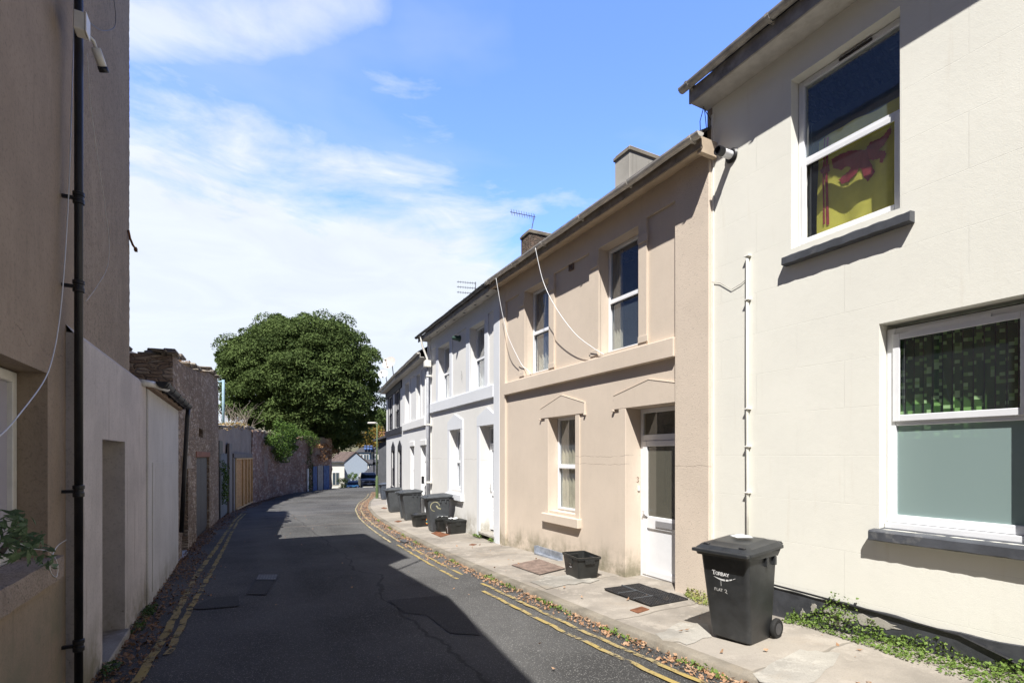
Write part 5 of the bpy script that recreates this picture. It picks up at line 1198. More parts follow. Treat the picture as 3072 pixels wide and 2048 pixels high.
# sill plant, left edge
bl_ = [(lfp(x, y, .06), (.10, .08, .07), 16) for x, y in [(20, 1560), (50, 1575), (8, 1600), (40, 1610), (70, 1590), (85, 1640), (60, 1640), (20, 1640), (100, 1660), (130, 1680), (30, 1590)]]
clump('sill_plant', 'leafy green plant trailing over the weathered sill at the left edge', 'plant', lfp(40, 1680, .0), bl_, .035, leaf_mat('sill_plant_leaves', ((.10, .16, .08), (.15, .22, .11), (.22, .28, .16)), 8), 38, [[lfp(0, 1660, .02), lfp(40, 1610, .05), lfp(90, 1640, .07)]], aspect=.4)
cable([lfp(60, 1630, .07), lfp(100, 1645, .07), lfp(150, 1655, .06), lfp(172, 1690, .06), lfp(170, 1728, .06), lfp(155, 1720, .06), lfp(150, 1690, .06), lfp(170, 1640, .05), lfp(200, 1618, .03)], .003, M_upvc, 'loose white cable end looped over the left window sill')

# ground cover
def scatter(name, n, size, mat, sfun, seed, aspect=.6, tilt=.5, lab=None):
    g = np.random.default_rng(seed); C_ = []
    while len(C_) < n:
        p = sfun(g)
        if p is not None: C_.append(p)
    C_ = np.array(C_); nrm = g.normal(size=(n, 3))*tilt+np.array([0, 0, 1.]); nrm /= np.linalg.norm(nrm, axis=1)[:, None]
    a = np.cross(nrm, g.normal(size=(n, 3))); a /= np.linalg.norm(a, axis=1)[:, None]; b = np.cross(nrm, a); s = (size*(.35+1.3*g.random(n)**1.6))[:, None]
    v = np.empty((n, 4, 3)); cv = nrm*s*.35; v[:, 0] = C_-a*s+cv; v[:, 1] = C_+b*s*aspect; v[:, 2] = C_+a*s+cv; v[:, 3] = C_-b*s*aspect
    me = bpy.data.meshes.new(name); me.vertices.add(n*4); me.vertices.foreach_set('co', v.reshape(-1)); me.loops.add(n*4); me.loops.foreach_set('vertex_index', np.arange(n*4, dtype=np.int32))
    me.polygons.add(n); me.polygons.foreach_set('loop_start', np.arange(0, n*4, 4, dtype=np.int32)); me.update(calc_edges=True); me.materials.append(mat)
    o = link(bpy.data.objects.new(name, me)); return tag(o, kind='stuff')
def nz(s, d): return .5+.5*math.sin(s*1.9+1.3*math.sin(s*.7))*math.sin(d*5+s*.8)
def lit_right(g):
    s = 1+43*g.random()**1.15
    if math.sin(s*4.3)+math.sin(s*11.1+1) < -.6 and g.random() < .75: return None
    e = g.random()**1.7; w = .15+.10*nz(s, 0)+(.20 if s > 9 else .0)+(.15 if 18 < s < 34 else 0); return (*SD(s, Kd(s)-.01-e*w)[:2], zroad(s)+.012+.03*g.random()*(1-e))
def lit_left(g):
    s = 2.5+40*g.random()**1.2; e = g.random()**1.5; w = (.22+.32*nz(s, 1))*(1.6 if 8 < s < 14 or 20 < s < 34 else 1); return (*SD(s, Ld(s)+.06+e*w)[:2], zroad(s)+.012+.045*g.random()*(1-e))
def lit_few(g):
    s = 1+24*g.random(); return (*SD(s, -.9+4.5*g.random()), ) if False else (*SD(s, -.9+4.4*g.random())[:2], zroad(s)+.045)
M_leafO = leaf_mat('fallen_orange_leaves', ((.34, .19, .105), (.46, .31, .20), (.22, .12, .07)), 14, .8, .1)
M_leafB = leaf_mat('fallen_brown_leaves', ((.24, .14, .08), (.33, .21, .13), (.15, .09, .06)), 14, .8, .1)
scatter('fallen_leaves', 9000, .018, M_leafO, lit_right, 41)
scatter('fallen_leaves', 9000, .021, M_leafB, lit_left, 42)
scatter('fallen_leaves', 130, .015, M_leafO, lit_few, 43)
scatter('fallen_leaves', 60, .022, M_leafO, lambda g: (lambda s: (*SD(s, Kd(s)+.2+1.3*g.random())[:2], zpave(s)+.0))(1+10*g.random()), 44)
def weed_kerb(g):
    s = 2+26*g.random(); c = [3.2, 4.4, 5.5, 5.9, 7.0, 7.7, 9.5, 10.6, 12.5, 14, 16, 19]; k = min(c, key=lambda q: abs(q-s))
    if abs(k-s) > .28: return None
    h = max(0, .07*(1-abs(k-s)/.28)); return (*SD(s, Kd(s)-.03-.07*g.random())[:2], zroad(s)+.02+h*g.random())
scatter('kerb_weeds', 900, .016, M_weed, weed_kerb, 45, .8, .9)
def weed_plinth(g):
    u = 3.55-3.6*g.random()**.9; w = .18+.42*max(0, min(1, (3.0-u)/1.6)); e = g.random(); h = (.36*math.exp(-((u-3.0)/.28)**2)+.10+.06*math.sin(u*9))*(1-e)**1.4
    if nz(u*3.1, e*2) < .38 and g.random() < .8: return None
    if g.random() < .35 and e > .5: return None
    dd = 5.39-.02-e*w; return (*SD(u, dd)[:2], zpave(u)+.0+h*g.random()**.7+.01)
scatter('wall_foot_weeds', 5600, .0125, M_weed, weed_plinth, 46, .85, .8)
def weed_step(g):
    u = 4.1+.9*g.random(); e = g.random(); return (*SD(u, 5.33-e*.28*(1-abs(u-4.55)/.6))[:2], zpave(u)+.01+.10*(1-e)*g.random())
scatter('wall_foot_weeds', 900, .014, leaf_mat('yellowing_weed_leaves', ((.22, .27, .07), (.36, .32, .14), (.14, .2, .05)), 11), weed_step, 47, .6, .9)
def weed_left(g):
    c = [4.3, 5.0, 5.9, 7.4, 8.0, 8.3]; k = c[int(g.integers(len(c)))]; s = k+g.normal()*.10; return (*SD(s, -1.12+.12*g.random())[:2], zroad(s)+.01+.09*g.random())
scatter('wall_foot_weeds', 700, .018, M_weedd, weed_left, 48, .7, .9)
scatter('wall_foot_weeds', 250, .018, M_weed, lambda g: (lambda k: (*SD(k+g.normal()*.08, Wd(k)-.05-.1*g.random())[:2], zpave(k)+.02+.06*g.random()))([11.1, 11.9, 12.1][int(g.integers(3))]), 49, .7, .9)
# white spill by the dark door
sp_ = [(532, 1665), (520, 1672), (512, 1688), (521, 1692), (536, 1684), (553, 1674), (566, 1655), (556, 1646), (543, 1652)]
patch('white_spill', sp_, plain('spilt_white_paint', (.62, .63, .66), .7, .15, scale=20, dirt=((.08, .08, .08), .8)), .012)

# ------------------------------------------------------------------ street objects
def rrect(w, d, r, n=5):
    pts = []
    for (cx, cy, a0) in ((w/2-r, d/2-r, 0), (-w/2+r, d/2-r, 90), (-w/2+r, -d/2+r, 180), (w/2-r, -d/2+r, 270)):
        for k in range(n+1): a = R(a0+90*k/n); pts.append((cx+r*math.cos(a), cy+r*math.sin(a)))
    return pts
def loft(mb, rings, cap0=True, cap1=True):
    n = len(rings[0]); b = len(mb.v)
    for r in rings: mb.v += [tuple(p) for p in r]
    for i in range(len(rings)-1):
        for k in range(n): mb.f.append((b+i*n+k, b+i*n+(k+1) % n, b+(i+1)*n+(k+1) % n, b+(i+1)*n+k))
    if cap0: mb.f.append(tuple(b+k for k in reversed(range(n))))
    if cap1: mb.f.append(tuple(b+(len(rings)-1)*n+k for k in range(n)))
    return mb
def wheelie(loc, yaw, w, d, h, mat, label, tiltx=0.):
    """front faces local -y; top w x d, total height h"""
    t = thing('wheelie_bin', label, 'wheelie bin', loc, yaw); t.rotation_euler = (tiltx, 0, yaw)
    hb = h*.90; fw, fd = .80, .78
    def ring(z, f=0., r=.045, grow=0.):
        k = z/hb; ww = w*(fw+(1-fw)*k)*.93+grow; dd = d*(fd+(1-fd)*k)*.9+grow; yc = (d*.9-dd)/2-.0*k
        return [(x, y+yc+.0, z) for x, y in rrect(ww, dd, r)]
    mb = MB(); loft(mb, [ring(0.0, r=.05, grow=-.03), ring(.03), ring(.30*hb), ring(.62*hb), ring(hb*.88), ring(hb)])
    b = autosmooth(mb.build('body', mat, t), 28)
    mb = MB(); loft(mb, [ring(hb-.055, grow=.012), ring(hb-.05, grow=.045), ring(hb, grow=.055), ring(hb+.004, grow=.04)]); autosmooth(mb.build('rim', mat, t), 30)
    for x in (-.5, .5):   # lifting slots on both sides
        for y in (.05, .2):
            MB().box(w*x*.93-.02, w*x*.93+.02, y-.02, y+.02, hb-.14, hb-.055).build('rib', mat, t, bevel=.004)
    # lid: overhanging, rising towards the hinge, with a raised centre
    def lr(z, gx, gy, r, rise): return [(x, y+.02, z+rise*(y/d+.5)) for x, y in rrect(w*1.06+gx, d*1.04+gy, r)]
    mb = MB(); loft(mb, [lr(hb-.012, .01, 0, .04, .03), lr(hb+.012, .008, .008, .045, .03), lr(hb+.024, -.02, -.02, .05, .035), lr(hb+.045, -.06, -.06, .06, .04), lr(hb+.05, -.16, -.18, .05, .045), lr(hb+.066, -.21, -.25, .04, .045), lr(hb+.069, -.24, -.28, .04, .045)])
    lid = autosmooth(mb.build('lid', mat, t), 32)
    MB().box(-w*.53, w*.53, -d*.52-.035, -d*.49, hb-.02, hb+.012).build('lid_lip', mat, lid, bevel=.006)
    for x in (-.34, .34): MB().box(w*x-.03, w*x+.03, -d*.44, -d*.38, hb+.04, hb+.062).build('lid_grip', M_black, lid, bevel=.006)
    hd = MB(); yb = d*.5+.05; hd.tube([(-w*.45, yb, hb+.055), (w*.45, yb, hb+.055)], .017, 10)
    for x in (-.45, .45): hd.tube([(w*x, d*.42, hb-.05), (w*x, yb, hb+.055)], .018, 8)
    hd.build('handle', mat, t, True)
    MB().tube([(-w*.45, d*.44, .09), (w*.45, d*.44, .09)], .012, 8).build('axle', M_black, t, True)
    for x in (-1, 1):
        c = (x*w*.43, d*.46, .1); wh = autosmooth(MB().lathe([(.001, -.022), (.09, -.024), (.1, -.012), (.1, .012), (.09, .024), (.001, .022)], c, 24, 'x').build('wheel', M_rubber, t), 40)
        hubm = MB().lathe([(.001, -.026), (.02, -.028), (.055, -.026), (.058, .026), (.02, .028), (.001, .026)], c, 16, 'x'); autosmooth(hubm.build('hub', plain('hub_plastic', (.07, .07, .075), .5), wh), 30)
    return t, (w, d, hb, fw, fd)
def bin_front(dims):
    w, d, hb, fw, fd = dims
    def f(x, z, o=.002):
        k = z/hb; dd = d*(fd+(1-fd)*k)*.9; yc = (d*.9-dd)/2; return (x, yc-dd/2-o, z)
    return f
def bin_side(dims, sgn=1):
    w, d, hb, fw, fd = dims
    def f(y, z, o=.002):
        k = z/hb; ww = w*(fw+(1-fw)*k)*.93; return (sgn*(ww/2+o), y, z)
    return f
# near bin
A_, B_, C2 = ghit(2258, 1941, .015), ghit(2143, 1913, .01), ghit(2328, 1908, 0)
fw_dir = (B_-A_); fw_dir.z = 0; yaw = math.atan2((C2-A_).y, (C2-A_).x)-math.pi/2
dep = Vector((-math.sin(yaw), math.cos(yaw), 0)); wid = Vector((math.cos(yaw), math.sin(yaw), 0))
W0, D0, H0 = .545, .62, .985
base = A_ - wid*(W0*.80*.93/2-.0) + dep*(D0*.9/2-(D0*.9-D0*.78*.9)) ; base -= wid*.03; base.z = zpave(to_sd(base)[0])-.012
nb_, dims = wheelie(base, yaw, W0, D0, H0, M_binplastic, 'large black wheelie bin with white lettering in the foreground, against the cream wall')
ff = bin_front(dims)
def letters(mb, txt, x0, z0, h, w, fn, serif=True, gap=.25):
    G = {'T': [[(0, 1), (1, 1)], [(.5, 1), (.5, 0)]], 'O': [[(.5+.5*math.cos(a), .5+.5*math.sin(a)) for a in np.linspace(0, 2*math.pi, 15)]],
         'R': [[(.1, 0), (.1, 1), (.6, 1), (.88, .88), (.88, .62), (.6, .5), (.1, .5)], [(.5, .5), (1, 0)]], 'B': [[(.1, 0), (.1, 1), (.55, 1), (.8, .88), (.8, .62), (.55, .52), (.1, .52)], [(.55, .52), (.92, .4), (.92, .12), (.6, 0), (.1, 0)]],
         'A': [[(0, 0), (.5, 1), (1, 0)], [(.2, .36), (.8, .36)]], 'Y': [[(0, 1), (.5, .5), (1, 1)], [(.5, .5), (.5, 0)]], 'F': [[(.8, 1), (.1, 1), (.1, 0)], [(.1, .55), (.6, .55)]],
         'L': [[(.1, 1), (.1, 0), (.75, 0)]], '2': [[(.05, .8), (.3, 1), (.7, .95), (.85, .7), (.6, .4), (.2, .1), (.45, .2), (1.0, -.12)]], '1': [[(.5, 1), (.45, 0)]]}
    S = {'T': [(.5, 0, .2), (0, .93, .0), (1, .93, 0)], 'R': [(.1, 0, .16), (1.0, 0, .12), (.1, 1, .14)], 'B': [(.1, 0, .14), (.1, 1, .14)], 'A': [(0, 0, .15), (1, 0, .15)], 'Y': [(0, 1, .14), (1, 1, .14), (.5, 0, .16)]}
    x = x0
    for i, ch in enumerate(txt):
        if ch == ' ': x += h*.7; continue
        hh = h*1.38 if (serif and i == 0) else h; ww = hh*(.78 if ch != 'L' else .6); zz = z0 - (0 if not (serif and i == 0) else .0)
        for st in G[ch]: stroke(mb, [(x+p[0]*ww, zz+p[1]*hh) for p in st], w*(1.15 if (serif and i == 0) else 1), fn)
        if serif:
            for (sx, sz, sl_) in S.get(ch, []):
                if sl_: stroke(mb, [(x+(sx-sl_)*ww, zz+sz*hh), (x+(sx+sl_)*ww, zz+sz*hh)], w*.55, fn)
                else: stroke(mb, [(x+sx*ww, zz+hh), (x+sx*ww, zz+hh*.84)], w*.6, fn)
        x += ww+h*gap
    return x
mb = MB(); fn = lambda x, z, o: ff(x, z, .0025+o)
letters(mb, 'TORBAY', -.125, .648, .030, .0075, fn, True, .16)
# swoosh under the name: a wave of tapering leaves
def sw(t, up): x = -.115+.235*t; c = .628-.030*math.sin(t*math.pi*.95)+.012*t+.012*t*t; th = .017*math.sin(math.pi*min(1, t*1.02))**.8; return (x, c+(th/2 if up else -th/2)*(1 if t < .99 else 0))
for k in range(24):
    if k in (12, 16, 20): continue
    a, b = k/24, (k+1)/24-.004; mb.quad(fn(*sw(a, 0), .0), fn(*sw(b, 0), .0), fn(*sw(b, 1), .0), fn(*sw(a, 1), .0))
mb.build('council_logo', M_white_mark, nb_)
mb = MB(); letters(mb, '1', -.06, .545, .055, .004, fn, False); x = letters(mb, 'FLAT', -.115, .488, .026, .0045, fn, False, .12); letters(mb, '2', x+.018, .482, .034, .0045, fn, False)
mb.build('chalk_writing', plain('chalk', (.66, .66, .64), .8, .1), nb_)
pl = MB(); rr = random.Random(2)
pl.add([(-.10, .02, H0*.90+.118), (.02, -.05, H0*.90+.116), (.13, .05, H0*.90+.121), (.05, .12, H0*.90+.125), (-.03, .1, H0*.9+.134)], [(0, 1, 4), (1, 2, 3), (1, 3, 4)])
tag(pl.build('litter_scrap', plain('white_plastic', (.66, .68, .70), .5)), 'crumpled white plastic scrap lying on the lid of the near bin', 'litter')
bpy.data.objects['litter_scrap'].matrix_world = Matrix.Translation(base) @ Matrix.Rotation(yaw, 4, 'Z')
# far bins: fronts to the road
def far_bin(x, y, w, d, h, mat, label, dyaw=0., front=0.):
    p = ghit(x, y, 0.); s, dd = to_sd(p); k = Kd(s+1)-Kd(s-1); yaw = math.atan2(CS, CC) - math.pi/2 + math.atan2(k, 2)*-1*0 + dyaw
    p.z = zpave(s)-.01; return wheelie(p, yaw, w, d, h, mat, label)
gb4, dm4 = far_bin(1309, 1590, .58, .72, 1.07, M_bingrey, 'grey wheelie bin with a yellow spray mark, rightmost of the row outside the white house', -.10)
fs = bin_side(dm4, 1)
mb = MB(); fn4 = lambda x, z, o: fs(x, z, .003+o)
stroke(mb, [(-.10+.13*math.cos(a), .72+.13*math.sin(a)) for a in np.linspace(.2, 4.6, 16)], .02, fn4); stroke(mb, [(-.06, .74), (-.02, .68), (.06, .65)], .035, fn4)
fs2 = bin_side(dm4, 1); fn5 = lambda x, z, o: fs2(x, z, .003+o)
M_spray = plain('yellow_spray', (.55, .52, .33), .8, .3)
mb.build('spray_mark', M_spray, gb4)
far_bin(1229, 1557, .58, .72, 1.07, M_bingrey, 'dark wheelie bin beside the small black box, outside the plain white door', -.05)
far_bin(1216, 1551, .50, .66, 1.05, M_bingrey, 'older wheelie bin with a brown edge, half hidden behind the second of the row', -.25)
far_bin(1182, 1534, .62, .76, 1.07, M_bingrey, 'wheelie bin with a flat lid before the black-trimmed windows, third along', -.02)
far_bin(1153, 1497, .52, .62, 1.07, plain('blue_grey_bin_plastic', (.085, .10, .125), .5, .1, .45), 'blue-grey wheelie bin farthest down the pavement, just past the lamp post', .1)
# recycling boxes
def box55(p, yaw, l, w, h, mat, label, group=None, lidded=False, logo=None):
    t = thing('recycling_box', label, 'box', p, yaw, group); mb = MB()
    def rg(k, z, g=0.): return [(x, y, z) for x, y in rrect(l*k+g, w*k+g, .035, 4)]
    loft(mb, [rg(.80, 0), rg(.81, .015), rg(.93, h*.86), rg(.935, h)], True, False)
    loft(mb, [rg(.915, h), rg(.905, h*.86), rg(.79, .03)], False, True)
    loft(mb, [rg(.935, h-.001), rg(.915, h)], False, False); autosmooth(mb.build('body', mat, t), 30)
    mb = MB(); loft(mb, [rg(.93, h-.035), rg(1.0, h-.03), rg(1.0, h+.004), rg(.925, h+.006), rg(.92, h-.03)], False, False); autosmooth(mb.build('rim', mat, t), 30)
    for x in (-1, 1):
        hm = MB(); hm.box(x*l*.47-.02, x*l*.47+.02, -w*.2, w*.2, h-.10, h-.03); hm.build('handle', mat, t, bevel=.008)
    for y in (-1, 1):
        hm = MB(); hm.box(-l*.13, l*.13, y*w*.465-.012, y*w*.465+.012, h-.13, h-.035); hm.build('grip', mat, t, bevel=.008)
    if lidded:
        rr = random.Random(int(p[0]*100)); m = MB(); nx, ny = 10, 8
        for i in range(nx+1):
            for j in range(ny+1): m.v.append((-l/2*.96+l*.96*i/nx, -w/2*.96+w*.96*j/ny, h+.008+.05*math.sin(math.pi*i/nx)*math.sin(math.pi*j/ny)*(.5+rr.random())))
        for i in range(nx):
            for j in range(ny): a = i*(ny+1)+j; m.f.append((a, a+ny+1, a+ny+2, a+1))
        autosmooth(m.build('lid_cover', mat, t), 60)
        if lidded != 'bare':
            m = MB()
            for i in range(7):
                for j in range(5): m.v.append((-l*.36+l*.5*i/6+rr.uniform(-.02, .02), -w*.3+w*.55*j/4+rr.uniform(-.02, .02), h+.055+rr.uniform(-.015, .02)))
            for i in range(6):
                for j in range(4): q = i*5+j; m.f.append((q, q+5, q+6, q+1))
            m.build('paper', M_white_mark, t)
    return t, (l, w, h)
Bf = ghit(1741, 1739, 0.0); Bl = ghit(1696, 1720, 0.0); Br = ghit(1793, 1728, 0.0)
ctr = (Bl+Br)/2; yawb = math.atan2((Bl-Bf).y, (Bl-Bf).x); ctr.z = zpave(to_sd(ctr)[0])-.005
M_boxp = plain('black_box_plastic', (.022, .023, .022), .42, .15, .5, bump=.12, bscale=120, dirt=((.12, .10, .08), .25))
rbx, rd = box55(ctr, yawb, .60, .42, .335, M_boxp, 'empty open black recycling box on the pavement under the tan window')
mb = MB(); fb2 = lambda x, z, o: (x, rd[1]*(.80+.13*z/rd[2])/2+.003+o, z)
stroke(mb, [(-.01, .20), (.05, .20)], .010, fb2); stroke(mb, [(.02, .2), (.018, .17)], .008, fb2); stroke(mb, [(-.02, .155), (.01, .145), (.05, .15)], .010, fb2); mb.build('council_logo', M_white_mark, rbx)
def fbox(x, y, label, group=None, lid=True, dy=0.):
    p = ghit(x, y, 0.); s, d = to_sd(p); p.z = zpave(s)-.005; return box55(p, math.atan2(CS, CC)+dy, .55, .42, .36, M_boxp, label, group, lid)
b1_, d_ = fbox(1366, 1598, 'lidded black box with papers on top, rightmost of the far row by the white door', dy=.05)
b2_, _ = fbox(1331, 1591, 'lidded black box with papers on top, between the spray-marked bin and another box', dy=.0)
b3_, _ = fbox(1263, 1576, 'small black box with a rainbow sticker tucked behind the spray-marked bin', lid='bare', dy=.1)
for bb in (b1_, b2_):
    mb = MB(); fe = lambda x, z, o: (-(.80+.13*z/.36)*.55/2-.004-o, x, z)
    stroke(mb, [(.02, .25), (-.01, .2), (.03, .17), (-.02, .13), (.0, .08), (-.01, .03)], .02, fe); mb.build('white_lettering', M_white_mark, bb)
for k, c in enumerate(((.8, .08, .05), (.85, .4, .05), (.85, .8, .1), (.1, .5, .15), (.05, .3, .8))):
    mb = MB(); r0 = .07-.011*k; stroke(mb, [(-.0+.6*r0*math.cos(a), .15+r0*math.sin(a)*1.2) for a in np.linspace(-2.6, 2.6, 14)], .013, lambda x, z, o: (.12+x, -(.42*(.80+.13*z/.36))/2-.004-o, z)); mb.build('rainbow_sticker', plain('sticker_%d' % k if False else ['sticker_red', 'sticker_orange', 'sticker_yellow', 'sticker_green', 'sticker_blue'][k], c, .5, .0), b3_)

# rubber ring mat in front of the door
mL, mF = ghit(1812, 1767, 0), ghit(1952, 1816, 0); mB = ghit(1912, 1738, 0)
e1 = (mF-mL); e2 = (mB-mL); e1.z = e2.z = 0; n1, n2 = 45, 30
dm = thing('door_mat', 'black rubber mat of square tiles on the pavement in front of the tan house door', 'door mat', mL, math.atan2(e1.y, e1.x))
Lx = e1.length; Ly = .62; msh = MB(); dmz = zpave(to_sd(mL)[0])
def mz(x, y): p = mL+Vector((math.cos(dm.rotation_euler.z)*x-math.sin(dm.rotation_euler.z)*y, math.sin(dm.rotation_euler.z)*x+math.cos(dm.rotation_euler.z)*y, 0)); s, d = to_sd(p); return zpave(s)-.03*(Wd(s)-d)/1.6-mL.z
for i in range(3):
    for j in range(2):
        x0, x1, y0, y1 = Lx*i/3+.006, Lx*(i+1)/3-.006, Ly*j/2+.006, Ly*(j+1)/2-.006; z = mz((x0+x1)/2, (y0+y1)/2)+.012
        nx_, ny_ = 9, 7
        for a in range(nx_+1): xx = x0+(x1-x0)*a/nx_; msh.box(xx-.006, xx+.006, y0, y1, z, z+.013+.0005*(a % 2))
        for a in range(ny_+1): yy = y0+(y1-y0)*a/ny_; msh.box(x0, x1, yy-.006, yy+.006, z, z+.0145)
        msh.box(x0, x1, y0, y1, z-.010, z+.002)
msh.build('rubber_grid', plain('black_rubber', (.025, .025, .027), .6, .2, dirt=((.25, .2, .15), .3), scale=14), dm)
for i in range(1, 3): MB().box(Lx*i/3-.007, Lx*i/3+.007, 0, Ly, mz(Lx*i/3, Ly/2)+.010, mz(Lx*i/3, Ly/2)+.030).build('joining_strip', plain('grey_rubber', (.10, .11, .12), .6), dm)
MB().box(0, Lx, Ly/2-.007, Ly/2+.007, mz(Lx/2, Ly/2)+.012, mz(Lx/2, Ly/2)+.028).build('joining_strip', MATS['grey_rubber'], dm)
# pavement covers and grate
def quad_thing(name, label, cat, px, mat, h=.008, off=.0, slats=0):
    pts = [ghit(x, y, off) for x, y in px]; b = pts[0].copy(); t = thing(name, label, cat, b); mb = MB()
    for p in pts: s, d = to_sd(p); p.z = zpave(s)-.03*max(0, min(1, (Wd(s)-d)/1.6))+h
    P_ = [p-b for p in pts]
    mb.add(P_+[p-Vector((0, 0, .03)) for p in P_], [(0, 1, 2, 3), (0, 4, 5, 1), (1, 5, 6, 2), (2, 6, 7, 3), (3, 7, 4, 0)]); mb.build('frame', mat, t)
    if slats:
        m = MB()
        for k in range(slats):
            f0, f1 = (k+.15)/slats, (k+.75)/slats; a, bq = P_[0].lerp(P_[1], f0), P_[0].lerp(P_[1], f1); c, d = P_[3].lerp(P_[2], f1), P_[3].lerp(P_[2], f0); z = Vector((0, 0, .012)); m.add([a+z, bq+z, c+z, d+z, a, bq, c, d], [(0, 1, 2, 3), (0, 4, 5, 1), (2, 6, 7, 3), (1, 5, 6, 2), (3, 7, 4, 0)])
        m.build('bars', M_rustbar, t)
    return t
M_rustbar = plain('worn_grate_bars', (.27, .20, .165), .8, .2, bump=.4)
quad_thing('cellar_grate', 'slatted rusty cellar grate set in the pavement left of the open black box', 'grate', [(1535, 1692), (1619, 1721), (1696, 1704), (1617, 1677)], M_black, .006, 0, 14)
quad_thing('stopcock_cover', 'small square rusty cover plate in the pavement below the door mat', 'cover plate', [(1890, 1824), (1914, 1833), (1948, 1823), (1925, 1815)], M_rust, .006, 0)
quad_thing('drain_cover', 'brown cover plate in the pavement under the spray-marked bin', 'cover plate', [(1293, 1597), (1322, 1609), (1350, 1602), (1312, 1592)], M_rust, .006, 0)
for k, (px_, lab) in enumerate(((((1183, 1562), (1195, 1564), (1206, 1561), (1195, 1559)), 'tiny rusty cover plate beside the half hidden bin'), (((1144, 1523), (1156, 1525), (1162, 1523), (1150, 1520)), 'tiny rusty cover plate nearest the lamp post'), (((1407, 1632), (1420, 1634), (1430, 1631), (1416, 1629)), 'small cover plate in the pavement in front of the white house door'))): quad_thing('stopcock_cover', lab, 'cover plate', list(px_), M_rust, .006)
def jag(pts, seed, a=9):
    rr = random.Random(seed); out = []
    for (p, q) in zip(pts, pts[1:]+pts[:1]):
        L2 = math.hypot(q[0]-p[0], q[1]-p[1]); k = max(1, int(L2/22)); 
        for i in range(k): t = i/k; s = a*(1 if i % 2 else -.3)*rr.random(); out.append((p[0]+(q[0]-p[0])*t-(q[1]-p[1])/L2*s, p[1]+(q[1]-p[1])*t+(q[0]-p[0])/L2*s))
    return out
def tr_patch(name, px, mat): 
    px = jag(px, 8, 7); pts = [ghit(x, y, 0.) for x, y in px]; mb = MB()
    for p in pts: s, d = to_sd(p); p.z = zpave(s)-.03*max(0, min(1, (Wd(s)-d)/1.6))+.006
    mb.add(pts, [tuple(range(len(pts)))]); tag(mb.build(name, mat), kind='structure')
tr_patch('pavement_patch', [(2258, 2010), (2330, 1975), (2400, 1945), (2520, 1955), (2500, 1990), (2440, 2038), (2330, 2048), (2280, 2035)], M_newcon)
tr_patch('pavement_patch', [(1966, 1892), (2040, 1862), (2120, 1868), (2135, 1905), (2060, 1925), (1990, 1912)], M_newcon)
tr_patch('pavement_patch', [(1590, 1740), (1640, 1720), (1700, 1722), (1800, 1735), (1770, 1745), (1680, 1752), (1640, 1762)], M_newcon)
# gully in the road
gp = [ghit(x, y, .1) for x, y in ((768, 1744), (828, 1744), (832, 1728), (776, 1728))]; b = gp[0].copy(); gl_ = thing('drain_cover', 'rectangular iron grating in the shaded middle of the road', 'drain cover', b)
for p in gp: p.z = zroad(to_sd(p)[0])+.045
m = MB().add([p-b for p in gp], [(0, 1, 2, 3)]); m.build('frame', plain('iron_grey', (.075, .075, .075), .6), gl_); m = MB()
for i in range(7):
    for j in range(3):
        def q(f, h): return gp[0].lerp(gp[1], f).lerp(gp[3].lerp(gp[2], f), h)-b+Vector((0, 0, .004))
        m.quad(q((i+.2)/7, (j+.2)/3), q((i+.8)/7, (j+.2)/3), q((i+.8)/7, (j+.8)/3), q((i+.2)/7, (j+.8)/3))
m.build('bars', plain('iron_light', (.16, .155, .15), .6, .2), gl_)
gq = [ghit(x, y, .1) for x, y in ((1196, 1622), (1214, 1629), (1228, 1624), (1210, 1617))]; b = gq[0].copy(); g2 = thing('drain_cover', 'small road gully grating at the kerb among the fallen leaves', 'drain cover', b)
for p in gq: p.z = zroad(to_sd(p)[0])+.03
MB().add([p-b for p in gq], [(0, 1, 2, 3)]).build('frame', MATS['iron_grey'], g2)

# lamp post
lp = ghit(1131, 1493, 0); lpt = thing('lamp_post', 'green street lamp post with a pale flat head standing on the pavement beyond the bins', 'lamp post', lp)
M_green = plain('olive_green_paint', (.10, .145, .06), .6, .15)
Hh = (HY-1268)/F*lp.y-lp.z
autosmooth(MB().lathe([(.10, -.1), (.10, .55), (.10, .9), (.095, 1.35), (.06, 1.42), (.055, 1.5)], n=14).build('base', M_green, lpt), 30)
MB().tube([(0, 0, 1.45), (0, 0, Hh-.1)], .052, 12, r1=.035).build('pole', M_green, lpt, True)
MB().tube([(0, 0, Hh-.12), (0, 0, Hh-.02), (-.1, 0, Hh)], .03, 8).build('bracket', M_gutw, lpt, True)
hd = MB(); loft(hd, [[(x-.33, y, z) for x, y in rrect(.58, .22, .08)] for z in (Hh-.05,)] + [[(x-.33, y, Hh-.0) for x, y in rrect(.62, .25, .09)]] + [[(x-.33, y, Hh+.05) for x, y in rrect(.50, .18, .06)]]); autosmooth(hd.build('lamp_head', M_gutw, lpt), 30)
l2 = at(1122, 1430, 72.); lpt2 = thing('lamp_post', 'dark curved-arm street lamp farther down the hill by the parked cars', 'lamp post', (l2.x, 72, zroad(74)))
zt = at(1122, 1350, 72).z-zroad(74)
MB().tube([(0, 0, 0), (0, 0, zt)], .09, 10).build('pole', M_black, lpt2, True); MB().tube([(0, 0, zt-.1), (-.1, 0, zt+.3), (-.4, 0, zt+.45), (-1.0, 0, zt+.5)], .06, 8).build('arm', M_black, lpt2, True)
MB().box(-1.6, -1.0, -.12, .12, zt+.43, zt+.55).build('lamp_head', M_black, lpt2, bevel=.03); MB().box(-.15, .2, -.12, .12, zt*.65, zt*.72).build('sign_box', M_black, lpt2)

